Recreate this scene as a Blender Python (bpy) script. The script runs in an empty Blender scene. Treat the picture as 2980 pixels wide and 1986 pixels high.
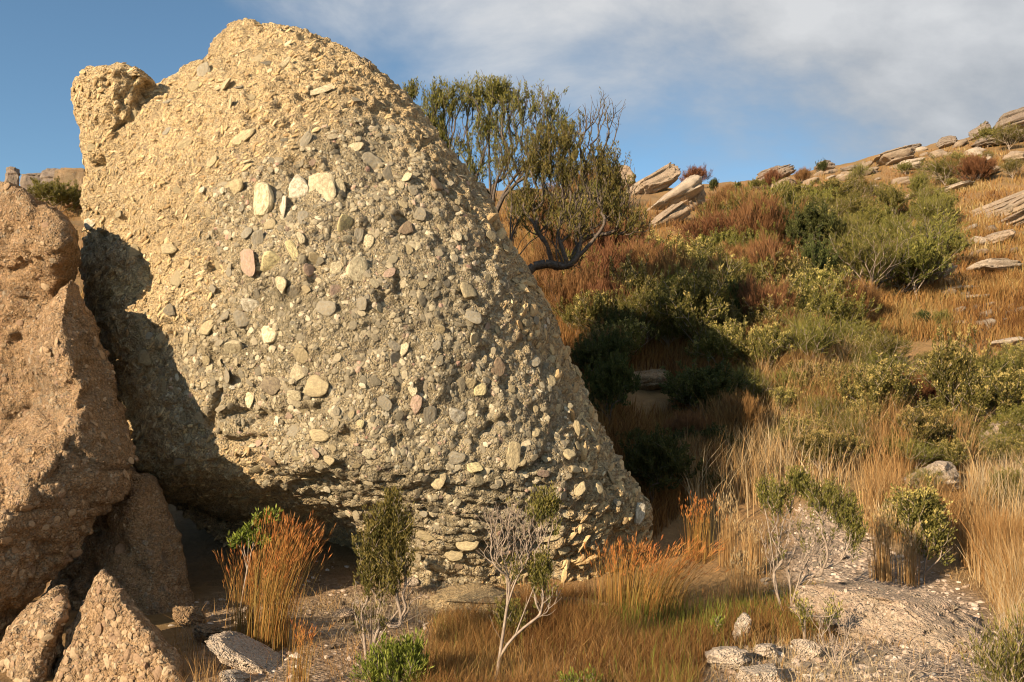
import bpy, math, random
import numpy as np
from mathutils import Vector, Matrix
from mathutils.bvhtree import BVHTree

scene = bpy.context.scene
R = math.radians
# ------------------------------------------------------------------ camera, sky, sun, exposure
W, H = 2980, 1986
LENS = 30.0
F = W * LENS / 36.0
PITCH = math.atan(207.0 / F)
CAM = np.array((0.0, 0.0, 1.6))
cam_d = bpy.data.cameras.new('camera')
cam_d.lens = LENS; cam_d.sensor_width = 36.0; cam_d.clip_start = 0.05; cam_d.clip_end = 2000
cam = bpy.data.objects.new('camera', cam_d)
scene.collection.objects.link(cam)
cam.location = CAM
cam.rotation_euler = (math.pi / 2 + PITCH, 0, 0)
scene.camera = cam

SUN_EL, SUN_AZ = R(19.5), R(-135)          # azimuth from +Y towards +X : behind the camera, to the left
TOSUN = Vector((math.sin(SUN_AZ) * math.cos(SUN_EL), math.cos(SUN_AZ) * math.cos(SUN_EL), math.sin(SUN_EL)))
sun_d = bpy.data.lights.new('sun', 'SUN')
sun_d.energy = 5.0; sun_d.angle = R(0.5); sun_d.color = (1.0, 0.81, 0.57)
sun = bpy.data.objects.new('sun', sun_d)
scene.collection.objects.link(sun)
sun.rotation_euler = (-TOSUN).to_track_quat('-Z', 'Y').to_euler()
sun.location = (-20, -20, 20)

scene.view_settings.view_transform = 'Standard'
scene.view_settings.look = 'None'
scene.view_settings.gamma = 1.0
scene.view_settings.use_curve_mapping = False
scene.view_settings.exposure = 0.98
scene.cycles.max_bounces = 3
scene.cycles.diffuse_bounces = 1
scene.cycles.glossy_bounces = 1
scene.cycles.transmission_bounces = 2
scene.cycles.use_adaptive_sampling = True
scene.cycles.adaptive_threshold = 0.02
scene.cycles.use_denoising = True
scene.cycles.filter_width = 1.1

class NT:
    """tiny node-tree writer"""
    def __init__(s, tree):
        s.t = tree; s.t.nodes.clear()
    def n(s, kind, **kw):
        nd = s.t.nodes.new(kind)
        ins = kw.pop('ins', {})
        for k, v in kw.items(): setattr(nd, k, v)
        for k, v in ins.items():
            sock = nd.inputs[k]
            if isinstance(v, bpy.types.NodeSocket): s.t.links.new(v, sock)
            else: sock.default_value = v
        return nd
    def ramp(s, fac, stops, interp='LINEAR'):
        nd = s.t.nodes.new('ShaderNodeValToRGB'); cr = nd.color_ramp; cr.interpolation = interp
        while len(cr.elements) < len(stops): cr.elements.new(0.5)
        for e, (p, c) in zip(cr.elements, stops):
            e.position = p
            e.color = (c, c, c, 1) if isinstance(c, (int, float)) else (*c, 1)
        s.t.links.new(fac, nd.inputs['Fac']); return nd.outputs['Color']
    def math(s, op, a, b=None, c=None, clamp=False):
        nd = s.t.nodes.new('ShaderNodeMath'); nd.operation = op; nd.use_clamp = clamp
        for i, v in enumerate((a, b, c)):
            if v is None: continue
            if isinstance(v, bpy.types.NodeSocket): s.t.links.new(v, nd.inputs[i])
            else: nd.inputs[i].default_value = v
        return nd.outputs[0]
    def mix(s, fac, a, b, blend='MIX'):
        nd = s.t.nodes.new('ShaderNodeMix'); nd.data_type = 'RGBA'; nd.blend_type = blend
        for i, v in ((0, fac), (6, a), (7, b)):
            if isinstance(v, bpy.types.NodeSocket): s.t.links.new(v, nd.inputs[i])
            else: nd.inputs[i].default_value = v if i == 0 else (*v, 1)
        return nd.outputs[2]
    def l(s, a, b): s.t.links.new(a, b)

world = bpy.data.worlds.new('World'); scene.world = world; world.use_nodes = True
w = NT(world.node_tree)
sky = w.n('ShaderNodeTexSky', sky_type='NISHITA', sun_disc=False, sun_elevation=SUN_EL, sun_rotation=SUN_AZ,
          altitude=1500, air_density=1.0, dust_density=0.08, ozone_density=1.3)
tc = w.n('ShaderNodeTexCoord')
sep = w.n('ShaderNodeSeparateXYZ', ins={0: tc.outputs['Generated']})
mp = w.n('ShaderNodeMapping', ins={0: tc.outputs['Generated'], 'Location': (4.4, 8.2, 3.3), 'Scale': (1.0, 1.0, 1.6)})
n1 = w.n('ShaderNodeTexNoise', ins={'Vector': mp.outputs[0], 'Scale': 2.6, 'Detail': 8.0, 'Roughness': 0.56, 'Distortion': 0.25})
n2 = w.n('ShaderNodeTexNoise', ins={'Vector': mp.outputs[0], 'Scale': 1.3, 'Detail': 3.0, 'Roughness': 0.5})
bias = w.math('ADD', w.math('MULTIPLY', sep.outputs['Z'], 0.22), w.math('MULTIPLY', sep.outputs['X'], 0.36))
v = w.math('ADD', w.math('ADD', w.math('MULTIPLY', n1.outputs[0], 0.75), w.math('MULTIPLY', n2.outputs[0], 0.35)), bias)
mask = w.ramp(v, [(0.55, 0.0), (0.84, 0.92)], 'EASE')
shade = w.ramp(n1.outputs[0], [(0.36, (0.20, 0.225, 0.26)), (0.66, (0.62, 0.62, 0.62))])
skyc = w.mix(1.0, sky.outputs[0], (0.90, 1.06, 1.05), 'MULTIPLY')
bg1 = w.n('ShaderNodeBackground', ins={'Color': skyc, 'Strength': 0.077})
bg2 = w.n('ShaderNodeBackground', ins={'Color': shade, 'Strength': 0.60})
mx = w.n('ShaderNodeMixShader', ins={0: mask, 1: bg1.outputs[0], 2: bg2.outputs[0]})
wo = w.n('ShaderNodeOutputWorld'); w.l(mx.outputs[0], wo.inputs['Surface'])

# ------------------------------------------------------------------ projection helpers (photograph pixels <-> places)
CP, SP = math.cos(PITCH), math.sin(PITCH)
def ray(px, py):
    a, u = (px - W / 2) / F, -(py - H / 2) / F
    return np.array((a, CP - SP * u, SP + CP * u))
def at(px, py, Y):
    d = ray(px, py); return CAM + d * (Y / d[1])
def project(P):
    P = np.asarray(P, float) - CAM
    fw = P[..., 1] * CP + P[..., 2] * SP
    up = -P[..., 1] * SP + P[..., 2] * CP
    fw = np.where(np.abs(fw) < 1e-6, 1e-6, fw)
    return W / 2 + F * P[..., 0] / fw, H / 2 - F * up / fw, fw
def inpoly(px, py, poly):
    poly = np.asarray(poly, float); inside = np.zeros(np.shape(px), bool)
    n = len(poly)
    for i in range(n):
        x1, y1 = poly[i]; x2, y2 = poly[(i + 1) % n]
        c = ((y1 > py) != (y2 > py)) & (px < (x2 - x1) * (py - y1) / (y2 - y1 + 1e-12) + x1)
        inside ^= c
    return inside
def polydist(px, py, poly):
    poly = np.asarray(poly, float); best = np.full(np.shape(px), 1e9); n = len(poly)
    for i in range(n):
        a, b = poly[i], poly[(i + 1) % n]; ab = b - a
        t = np.clip(((px - a[0]) * ab[0] + (py - a[1]) * ab[1]) / (ab @ ab), 0, 1)
        best = np.minimum(best, np.hypot(px - a[0] - t * ab[0], py - a[1] - t * ab[1]))
    return np.where(inpoly(px, py, poly), best, -best)
FV = 2980 / 2353.0
def fv(l): return [tuple(c * FV for c in p) for p in l]

# ------------------------------------------------------------------ numpy noise
M32 = np.int64(0xffffffff)
def _hash(ix, iy, iz, s):
    n = (ix * 374761393 + iy * 668265263 + iz * 1274126177 + s * 974711) & M32
    n = ((n ^ (n >> 13)) * 1103515245) & M32
    n = ((n ^ (n >> 16)) * 2654435761) & M32
    return (n ^ (n >> 15)) & M32
def vnoise(P, seed=0):
    I = np.floor(P).astype(np.int64); f = P - I; f = f * f * f * (f * (f * 6 - 15) + 10)
    out = 0
    for dx in (0, 1):
        wx = f[:, 0] if dx else 1 - f[:, 0]
        for dy in (0, 1):
            wy = f[:, 1] if dy else 1 - f[:, 1]
            for dz in (0, 1):
                wz = f[:, 2] if dz else 1 - f[:, 2]
                out = out + wx * wy * wz * (_hash(I[:, 0] + dx, I[:, 1] + dy, I[:, 2] + dz, seed) / 2147483647.5 - 1)
    return out
def fbm(P, seed=0, oct=4, gain=0.5):
    P = np.asarray(P, float); a, s, o = 1.0, 0.0, 0.0
    for i in range(oct):
        o = o + a * vnoise(P * (2.03 ** i) + i * 17.3, seed + i); s += a; a *= gain
    return o / s
def fbm2(x, y, seed, oct):
    a, s_, o = 1.0, 0.0, 0.0
    for i in range(oct):
        X, Y = x * 2.03 ** i + i * 17.3, y * 2.03 ** i + i * 9.1
        ix, iy = np.floor(X).astype(np.int64), np.floor(Y).astype(np.int64); fx, fy = X - ix, Y - iy
        fx = fx * fx * (3 - 2 * fx); fy = fy * fy * (3 - 2 * fy)
        h = lambda p, q: _hash(ix + p, iy + q, 0, seed + i) / 2147483647.5 - 1
        o = o + a * ((h(0, 0) * (1 - fx) + h(1, 0) * fx) * (1 - fy) + (h(0, 1) * (1 - fx) + h(1, 1) * fx) * fy); s_ += a; a *= .5
    return o / s_
def worley(P, seed=0):
    I = np.floor(P).astype(np.int64); n = len(P)
    F1 = np.full(n, 9.0); F2 = np.full(n, 9.0); ID = np.zeros(n)
    for dx in (-1, 0, 1):
        for dy in (-1, 0, 1):
            for dz in (-1, 0, 1):
                c = I + np.array((dx, dy, dz))
                h = _hash(c[:, 0], c[:, 1], c[:, 2], seed)
                q = c + np.stack(((h & 1023) / 1023., ((h >> 10) & 1023) / 1023., ((h >> 20) & 1023) / 1023.), 1)
                d = np.linalg.norm(P - q, axis=1)
                closer = d < F1
                F2 = np.where(closer, F1, np.minimum(F2, d)); ID = np.where(closer, (h % 997) / 997., ID); F1 = np.where(closer, d, F1)
    return F1, F2, ID
def sstep(a, b, x):
    t = np.clip((x - a) / (b - a), 0, 1); return t * t * (3 - 2 * t)

# ------------------------------------------------------------------ object helpers
COL = scene.collection
def mesh(name, V, Fs, mat, attrs=None, smooth=True):
    """V (n,3); Fs list of (m,k) int arrays"""
    V = np.ascontiguousarray(V, np.float32)
    Fs = [np.asarray(f, np.int32) for f in (Fs if isinstance(Fs, list) else [Fs]) if len(f)]
    me = bpy.data.meshes.new(name)
    me.vertices.add(len(V)); me.vertices.foreach_set('co', V.ravel())
    tot = np.concatenate([np.full(len(f), f.shape[1], np.int32) for f in Fs])
    loops = np.concatenate([f.ravel() for f in Fs])
    me.loops.add(len(loops)); me.loops.foreach_set('vertex_index', loops)
    me.polygons.add(len(tot)); me.polygons.foreach_set('loop_start', np.concatenate(([0], np.cumsum(tot)[:-1])).astype(np.int32))
    me.polygons.foreach_set('loop_total', tot)
    me.polygons.foreach_set('use_smooth', np.full(len(tot), smooth))
    for k, a in (attrs or {}).items():
        at_ = me.attributes.new(k, 'FLOAT', 'POINT'); at_.data.foreach_set('value', np.ascontiguousarray(a, np.float32))
    me.update(calc_edges=True); me.validate()
    if mat: me.materials.append(mat)
    return me
def link(name, me, parent=None, loc=(0, 0, 0), rot=(0, 0, 0), scale=(1, 1, 1)):
    o = bpy.data.objects.new(name, me); COL.objects.link(o)
    o.location = loc; o.rotation_euler = rot; o.scale = scale
    if parent is not None: o.parent = parent
    return o
def empty(name, loc=(0, 0, 0)):
    o = link(name, None, loc=loc); o.empty_display_size = 0.1; return o
def tag(o, label=None, cat=None, group=None, kind=None):
    for k, v_ in (('label', label), ('category', cat), ('group', group), ('kind', kind)):
        if v_: o[k] = v_
    if cat and 'kind' not in o: o['kind'] = 'thing'
    return o
def copy_thing(root, loc, rz, sc):
    r = root.copy(); COL.objects.link(r); r.location = loc; r.rotation_euler = (0, 0, rz); r.scale = sc
    for ch in root.children:
        c = ch.copy(); COL.objects.link(c); c.parent = r
    return r
def ico(sub):
    import bmesh
    bm = bmesh.new(); bmesh.ops.create_icosphere(bm, subdivisions=sub, radius=1.0)
    V = np.array([v_.co[:] for v_ in bm.verts]); Fa = np.array([[x.index for x in f.verts] for f in bm.faces]); bm.free()
    return V, Fa
ICO = {i: ico(i) for i in (1, 2, 3, 4, 5)}
def unit(v_): return v_ / (np.linalg.norm(v_, axis=-1, keepdims=True) + 1e-12)

# ------------------------------------------------------------------ materials
def new_mat(name):
    m = bpy.data.materials.new(name); m.use_nodes = True; return m, NT(m.node_tree)
def finish(t, col, rough=0.9, bump=None, dist=0.01, strength=1.0, spec=0.25):
    p = t.n('ShaderNodeBsdfPrincipled', ins={'Base Color': col, 'Roughness': rough, 'Specular IOR Level': spec})
    if bump is not None:
        b = t.n('ShaderNodeBump', ins={'Height': bump, 'Distance': dist, 'Strength': strength}); t.l(b.outputs[0], p.inputs['Normal'])
    o = t.n('ShaderNodeOutputMaterial'); t.l(p.outputs[0], o.inputs['Surface'])

def conglomerate(name, matrix, matrix2, tan, tan2, light=1.0, fine=1.0, con=1.0, lich=.45):
    """pebbly rock: 'weather' attribute blends fresh grey matrix and weathered crust"""
    m, t = new_mat(name)
    tc = t.n('ShaderNodeTexCoord').outputs['Object']
    wn = t.n('ShaderNodeTexNoise', ins={'Vector': tc, 'Scale': 9.0, 'Detail': 2.0})
    warp = t.n('ShaderNodeVectorMath', operation='MULTIPLY_ADD', ins={0: wn.outputs['Color'], 1: (0.06, 0.06, 0.06), 2: tc}).outputs[0]
    va = t.n('ShaderNodeTexVoronoi', ins={'Vector': warp, 'Scale': 14.0 * fine, 'Randomness': 1.0})
    vb = t.n('ShaderNodeTexVoronoi', ins={'Vector': warp, 'Scale': 38.0 * fine, 'Randomness': 1.0})
    vc = t.n('ShaderNodeTexVoronoi', ins={'Vector': tc, 'Scale': 95.0 * fine, 'Randomness': 1.0})
    na = t.n('ShaderNodeTexNoise', ins={'Vector': tc, 'Scale': 1.4, 'Detail': 3.0, 'Roughness': 0.6}).outputs[0]
    nb = t.n('ShaderNodeTexNoise', ins={'Vector': tc, 'Scale': 22.0, 'Detail': 3.0, 'Roughness': 0.65}).outputs[0]
    nc = t.n('ShaderNodeTexNoise', ins={'Vector': tc, 'Scale': 160.0, 'Detail': 1.0, 'Roughness': 0.7}).outputs[0]
    wth = t.n('ShaderNodeAttribute', attribute_name='weather').outputs['Fac']
    sa = t.n('ShaderNodeSeparateColor', ins={0: va.outputs['Color']})
    sb = t.n('ShaderNodeSeparateColor', ins={0: vb.outputs['Color']})
    peb = [(0.0, (0.20, 0.175, 0.13)), (0.25, (0.36, 0.31, 0.23)), (0.5, (0.27, 0.245, 0.20)), (0.68, (0.50, 0.44, 0.31)), (0.82, (0.33, 0.22, 0.175)), (0.93, (0.60, 0.56, 0.45))]
    pa = t.ramp(sa.outputs[0], peb, 'CONSTANT'); pb = t.ramp(sb.outputs[0], peb, 'CONSTANT')
    # pebbles show only where the cell is chosen, inside its rim
    ma = t.math('MULTIPLY', t.math('LESS_THAN', sa.outputs[1], 0.45), t.ramp(va.outputs['Distance'], [(0.30, 1.0), (0.42, 0.0)]))
    mb = t.math('MULTIPLY', t.math('LESS_THAN', sb.outputs[1], 0.6), t.ramp(vb.outputs['Distance'], [(0.32, 1.0), (0.46, 0.0)]))
    base = t.mix(t.ramp(nb, [(0.35, 0.0), (0.65, 1.0)]), matrix, matrix2)
    grit = t.ramp(vc.outputs['Color'], [(0.25, 1 - .38 * con), (0.8, 1 + .35 * con)])
    base = t.mix(1.0, base, grit, 'MULTIPLY')
    fresh = t.mix(t.math('MULTIPLY', mb, 0.75 * con), base, pb); fresh = t.mix(t.math('MULTIPLY', ma, 0.7 * con), fresh, pa)
    crust = t.mix(t.ramp(nb, [(0.3, 0.0), (0.7, 1.0)]), tan, tan2)
    crust = t.mix(1.0, crust, t.ramp(vc.outputs['Color'], [(0.2, 1 - .32 * con), (0.85, 1 + .3 * con)]), 'MULTIPLY')
    crust = t.mix(t.math('MULTIPLY', mb, 0.28 * con), crust, pb)
    crust = t.mix(t.math('MULTIPLY', ma, 0.22 * con), crust, pa)
    col = t.mix(wth, fresh, crust)
    col = t.mix(1.0, col, t.ramp(na, [(0.3, 0.80 * light), (0.7, 1.12 * light)]), 'MULTIPLY')
    # dark lichen specks
    st = t.n('ShaderNodeTexNoise', ins={'Vector': tc, 'Scale': 1.7, 'Detail': 5.0, 'Roughness': 0.65, 'Distortion': 0.6}).outputs[0]
    col = t.mix(t.math('MULTIPLY', t.ramp(st, [(0.42, 0.0), (0.66, 0.60)]), t.math('SUBTRACT', 1.1, wth, clamp=True)), col, (0.16, 0.135, 0.085))
    lichn = t.n('ShaderNodeTexNoise', ins={'Vector': tc, 'Scale': 7.0, 'Detail': 4.0, 'Roughness': 0.7}).outputs[0]
    col = t.mix(t.ramp(lichn, [(0.56, 0.0), (0.72, lich)]), col, (0.13, 0.105, 0.08))
    ha = t.math('MULTIPLY', t.ramp(va.outputs['Distance'], [(0.0, 1.0), (0.45, 0.0)], 'EASE'), t.math('MULTIPLY', ma, 0.5))
    hb = t.math('MULTIPLY', t.ramp(vb.outputs['Distance'], [(0.0, 1.0), (0.5, 0.0)], 'EASE'), 0.55)
    hc = t.math('MULTIPLY', t.ramp(vc.outputs['Distance'], [(0.0, 1.0), (0.55, 0.0)]), 0.35)
    h = t.math('ADD', t.math('ADD', ha, hb), t.math('ADD', hc, t.math('ADD', t.math('MULTIPLY', nb, 1.1), t.math('MULTIPLY', nc, 0.25))))
    finish(t, col, 0.92, h, 0.032, 1.0)
    return m

M_BOULDER = conglomerate('conglomerate', (0.30, 0.235, 0.14), (0.43, 0.34, 0.205), (0.455, 0.32, 0.168), (0.58, 0.432, 0.24), lich=.7)
M_LEFT = conglomerate('brown_conglomerate', (0.22, 0.142, 0.08), (0.30, 0.205, 0.12), (0.29, 0.172, 0.088), (0.38, 0.245, 0.128), 1.0, 1.0, lich=.6)
M_HILL = conglomerate('hill_rock', (0.30, 0.215, 0.15), (0.43, 0.325, 0.23), (0.38, 0.265, 0.18), (0.47, 0.35, 0.245), 1.0, 0.7, .6)
M_PALE = conglomerate('pale_rock', (0.48, 0.38, 0.29), (0.60, 0.51, 0.41), (0.50, 0.38, 0.275), (0.56, 0.44, 0.33), 1.0, 1.0, .15, lich=.25)
M_RIDGE = conglomerate('ridge_rock', (0.20, 0.155, 0.125), (0.28, 0.22, 0.175), (0.24, 0.175, 0.135), (0.30, 0.225, 0.175), 1.0, 0.7)

def pebble_mat():
    m, t = new_mat('cobble_stone')
    tc = t.n('ShaderNodeTexCoord').outputs['Object']
    rnd = t.n('ShaderNodeObjectInfo')
    oc = rnd.outputs['Color']
    tcv = t.n('ShaderNodeVectorMath', operation='ADD', ins={0: tc, 1: rnd.outputs['Location']}).outputs[0]
    n = t.n('ShaderNodeTexNoise', ins={'Vector': tcv, 'Scale': 2.5, 'Detail': 6.0, 'Roughness': 0.65}).outputs[0]
    nv = t.n('ShaderNodeTexNoise', ins={'Vector': tcv, 'Scale': 1.1, 'Detail': 3.0, 'Roughness': 0.5}).outputs[0]
    ve = t.math('ABSOLUTE', t.math('SUBTRACT', nv, 0.5))
    col = t.mix(1.0, oc, t.ramp(n, [(0.3, 0.72), (0.65, 1.12)]), 'MULTIPLY')
    col = t.mix(t.math('MULTIPLY', t.ramp(ve, [(0.004, 0.55), (0.016, 0.0)]), 0.7), col, (0.22, 0.16, 0.10))
    dirt = t.n('ShaderNodeTexNoise', ins={'Vector': tcv, 'Scale': 4.0, 'Detail': 5.0, 'Roughness': 0.7}).outputs[0]
    col = t.mix(t.ramp(dirt, [(0.43, 0.0), (0.62, 0.85)]), col, (0.29, 0.23, 0.14))
    finish(t, col, 0.85, t.math('ADD', t.math('MULTIPLY', n, 1.3), t.math('MULTIPLY', ve, 1.0)), 0.02, 0.6)
    return m
M_COBBLE = pebble_mat()
def small_pebbles_mat(name, stops, lo=0.75, hi=1.2):
    m, t = new_mat(name)
    tc = t.n('ShaderNodeTexCoord').outputs['Object']
    tint = t.n('ShaderNodeAttribute', attribute_name='tint').outputs['Fac']
    n = t.n('ShaderNodeTexNoise', ins={'Vector': tc, 'Scale': 60.0, 'Detail': 4.0, 'Roughness': 0.65}).outputs[0]
    col = t.mix(1.0, t.ramp(tint, stops), t.ramp(n, [(0.3, lo), (0.7, hi)]), 'MULTIPLY')
    finish(t, col, 0.85, n, 0.008, 0.7)
    return m
M_PEBBLES = small_pebbles_mat('small_pebbles', [(0.0, (0.17, 0.145, 0.10)), (0.25, (0.26, 0.215, 0.145)), (0.5, (0.34, 0.28, 0.18)), (0.75, (0.40, 0.335, 0.22)), (0.9, (0.52, 0.45, 0.32)), (1.0, (0.42, 0.25, 0.18))])
M_PEBBLES_TAN = small_pebbles_mat('crust_pebbles', [(0.0, (0.36, 0.235, 0.115)), (0.4, (0.47, 0.325, 0.16)), (0.8, (0.56, 0.41, 0.215)), (1.0, (0.60, 0.49, 0.31))])
M_PEBBLES_BROWN = small_pebbles_mat('brown_pebbles', [(0.0, (0.24, 0.15, 0.09)), (0.5, (0.36, 0.245, 0.14)), (1.0, (0.46, 0.36, 0.24))])
M_GRAVEL = small_pebbles_mat('gravel_stones', [(0.0, (0.28, 0.19, 0.13)), (0.5, (0.46, 0.35, 0.265)), (0.85, (0.53, 0.43, 0.34)), (1.0, (0.60, 0.52, 0.43))])

def plant_mat(name, stops, trans=0.25, rnd=0.25, rough=0.7):
    m, t = new_mat(name)
    tint = t.n('ShaderNodeAttribute', attribute_name='tint').outputs['Fac']
    oi = t.n('ShaderNodeObjectInfo').outputs['Random']
    col = t.ramp(tint, stops)
    hs = t.n('ShaderNodeHueSaturation', ins={'Color': col, 'Hue': t.math('ADD', 0.5 - rnd * 0.06, t.math('MULTIPLY', oi, rnd * 0.12)),
             'Value': t.math('ADD', 1 - rnd * 0.6, t.math('MULTIPLY', oi, rnd * 1.2))})
    p = t.n('ShaderNodeBsdfPrincipled', ins={'Base Color': hs.outputs[0], 'Roughness': rough, 'Specular IOR Level': 0.2})
    if trans > 0:
        tr = t.n('ShaderNodeBsdfTranslucent', ins={'Color': hs.outputs[0]})
        mxs = t.n('ShaderNodeMixShader', ins={0: trans, 1: p.outputs[0], 2: tr.outputs[0]}); out = mxs.outputs[0]
    else: out = p.outputs[0]
    o = t.n('ShaderNodeOutputMaterial'); t.l(out, o.inputs['Surface'])
    return m
M_GREEN = plant_mat('green_leaves', [(0.0, (0.07, 0.075, 0.016)), (0.5, (0.18, 0.155, 0.036)), (0.85, (0.28, 0.23, 0.06)), (1.0, (0.32, 0.28, 0.08))])
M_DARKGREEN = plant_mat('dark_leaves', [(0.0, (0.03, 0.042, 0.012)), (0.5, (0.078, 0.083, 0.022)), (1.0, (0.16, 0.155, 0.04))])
M_OLIVE = plant_mat('olive_leaves', [(0.0, (0.06, 0.055, 0.014)), (0.45, (0.13, 0.115, 0.026)), (0.72, (0.20, 0.165, 0.04)), (0.8, (0.36, 0.27, 0.075)), (1.0, (0.46, 0.36, 0.13))])
M_RUST = plant_mat('rusty_twigs', [(0.0, (0.12, 0.055, 0.022)), (0.6, (0.24, 0.115, 0.045)), (0.85, (0.30, 0.165, 0.06)), (1.0, (0.20, 0.16, 0.05))])
M_TIPS = plant_mat('young_leaves', [(0.0, (0.08, 0.10, 0.014)), (0.5, (0.17, 0.19, 0.025)), (1.0, (0.34, 0.32, 0.075))])
M_GRASS = plant_mat('orange_grass', [(0.0, (0.12, 0.05, 0.015)), (0.4, (0.29, 0.145, 0.042)), (0.75, (0.38, 0.235, 0.085)), (0.92, (0.24, 0.185, 0.05)), (1.0, (0.46, 0.33, 0.16))], 0.3, 0.0)
M_STRAW = plant_mat('straw_grass', [(0.0, (0.25, 0.125, 0.04)), (0.4, (0.40, 0.23, 0.085)), (0.7, (0.50, 0.34, 0.16)), (0.85, (0.34, 0.26, 0.15)), (1.0, (0.60, 0.47, 0.29))], 0.3, 0.0)
M_REED = plant_mat('rust_reed', [(0.0, (0.16, 0.115, 0.025)), (0.35, (0.30, 0.19, 0.05)), (0.7, (0.40, 0.17, 0.045)), (1.0, (0.42, 0.12, 0.03))], 0.25, 0.0)
def bark_mat(name, a, b):
    m, t = new_mat(name)
    tc = t.n('ShaderNodeTexCoord').outputs['Object']
    n = t.n('ShaderNodeTexNoise', ins={'Vector': tc, 'Scale': 30.0, 'Detail': 5.0, 'Roughness': 0.7}).outputs[0]
    finish(t, t.mix(t.ramp(n, [(0.35, 0.0), (0.65, 1.0)]), a, b), 0.9, n, 0.01, 0.6)
    return m
M_BARK = bark_mat('grey_bark', (0.22, 0.165, 0.12), (0.40, 0.32, 0.25))
M_DARKBARK = bark_mat('dark_bark', (0.06, 0.045, 0.035), (0.17, 0.13, 0.10))
M_TWIG = bark_mat('pale_twigs', (0.20, 0.145, 0.105), (0.37, 0.29, 0.22))

def ground_mat():
    m, t = new_mat('hillside_soil')
    tc = t.n('ShaderNodeTexCoord').outputs['Object']
    na = t.n('ShaderNodeTexNoise', ins={'Vector': tc, 'Scale': 0.55, 'Detail': 7.0, 'Roughness': 0.6}).outputs[0]
    nb = t.n('ShaderNodeTexNoise', ins={'Vector': tc, 'Scale': 9.0, 'Detail': 6.0, 'Roughness': 0.7}).outputs[0]
    vo = t.n('ShaderNodeTexVoronoi', ins={'Vector': tc, 'Scale': 26.0})
    gv = t.n('ShaderNodeAttribute', attribute_name='gravel').outputs['Fac']
    soil = t.mix(t.ramp(nb, [(0.3, 0.0), (0.7, 1.0)]), (0.20, 0.115, 0.05), (0.33, 0.19, 0.08))
    soil = t.mix(t.ramp(na, [(0.4, 0.0), (0.7, 0.7)]), soil, (0.17, 0.12, 0.05))
    vs = t.n('ShaderNodeSeparateColor', ins={0: vo.outputs['Color']})
    grv = t.mix(t.ramp(nb, [(0.3, 0.0), (0.7, 1.0)]), (0.28, 0.195, 0.13), (0.46, 0.36, 0.27))
    grv = t.mix(1.0, grv, t.ramp(vs.outputs[0], [(0.1, 0.6), (0.9, 1.25)]), 'MULTIPLY')
    col = t.mix(gv, soil, grv)
    h = t.math('ADD', nb, t.math('MULTIPLY', t.ramp(vo.outputs['Distance'], [(0.0, 1.0), (0.5, 0.0)]), t.math('MULTIPLY', gv, 0.6)))
    finish(t, col, 0.95, h, 0.05, 0.9)
    return m
M_GROUND = ground_mat()

# ------------------------------------------------------------------ the hillside
def softplus(x, k): return k * np.logaddexp(0, x / k)
GRAVEL = fv([(1720, 1400), (1800, 1330), (1840, 1170), (1960, 1180), (2000, 1240), (2250, 1380), (2300, 1480), (2330, 1700), (1500, 1700), (1620, 1500), (1750, 1470)])
GRAVEL2 = fv([(440, 1390), (560, 1360), (760, 1330), (1000, 1330), (1150, 1400), (1000, 1440), (960, 1560), (940, 1700), (430, 1700)])
def height(x, y):
    x = np.asarray(x, float); y = np.asarray(y, float)
    x, y = np.broadcast_arrays(x, y)
    s = y - 8.6
    z = 0.45 * (softplus(s, 0.7) - softplus(y - 20, 2.0)) + 0.325 * (softplus(y - 20, 2.0) - softplus(y - 58, 3.0)) - 0.10 * softplus(y - 64, 4)
    up = np.clip(s / 50, 0, 1)
    z = z + up * 0.125 * np.clip(x, -40, 60) * np.where(x > 0, 1.0, 0.2)
    z = z - up * 1.5 * np.exp(-((x - 14) / 11.0) ** 2)
    z = z - .12 * np.exp(-((x - .2) / 2.2) ** 2 - ((y - 7.7) / .7) ** 2)
    amp = 0.06 + 0.32 * sstep(8, 30, y)
    z = z + fbm2(x * .35, y * .35, 5, 3) * amp * 1.4 + fbm2(x * 2.2, y * 2.2, 9, 2) * 0.035
    return z
def ground_at(px, py):
    d = ray(px, py); ts = np.geomspace(3.2, 90, 150); P = CAM + d * ts[:, None]
    hgt = height(P[:, 0], P[:, 1]); below = np.nonzero(P[:, 2] < hgt)[0]
    if len(below) == 0: return None
    i = below[0]; a = P[i - 1] if i else P[i]; b = P[i]
    for _ in range(12):
        m_ = (a + b) / 2
        if m_[2] < height(m_[0], m_[1]): b = m_
        else: a = m_
    return b
def metres(px, y): return px * y / F
def build_ground():
    ys = np.concatenate((np.linspace(-60, 2, 14)[:-1], np.linspace(2, 14, 110)[:-1], np.linspace(14, 72, 130)[:-1], np.geomspace(72, 900, 18)))
    u = np.linspace(-1, 1, 161); xs = np.sign(u) * (np.abs(u) * 14 + np.abs(u) ** 6 * 700)
    xs = np.sort(np.concatenate((xs, np.linspace(-50, 60, 150))))
    X, Y = np.meshgrid(xs, ys); Z = height(X, Y)
    V = np.stack((X.ravel(), Y.ravel(), Z.ravel()), 1)
    ny, nx = X.shape; I = np.arange(ny * nx).reshape(ny, nx)
    Fq = np.stack((I[:-1, :-1], I[:-1, 1:], I[1:, 1:], I[1:, :-1]), -1).reshape(-1, 4)
    px, py, fw = project(V)
    g = np.maximum(sstep(-40, 50, polydist(px, py, GRAVEL)), .6 * sstep(-40, 50, polydist(px, py, GRAVEL2)))
    g = np.where((fw > 1) & (V[:, 1] < 12), g, 0) 
    o = link('hillside_ground', mesh('hillside_ground', V, Fq, M_GROUND, {'gravel': g}))
    tag(o, 'brown soil and gravel of the rising hillside', 'ground', kind='structure')
build_ground()

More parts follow.
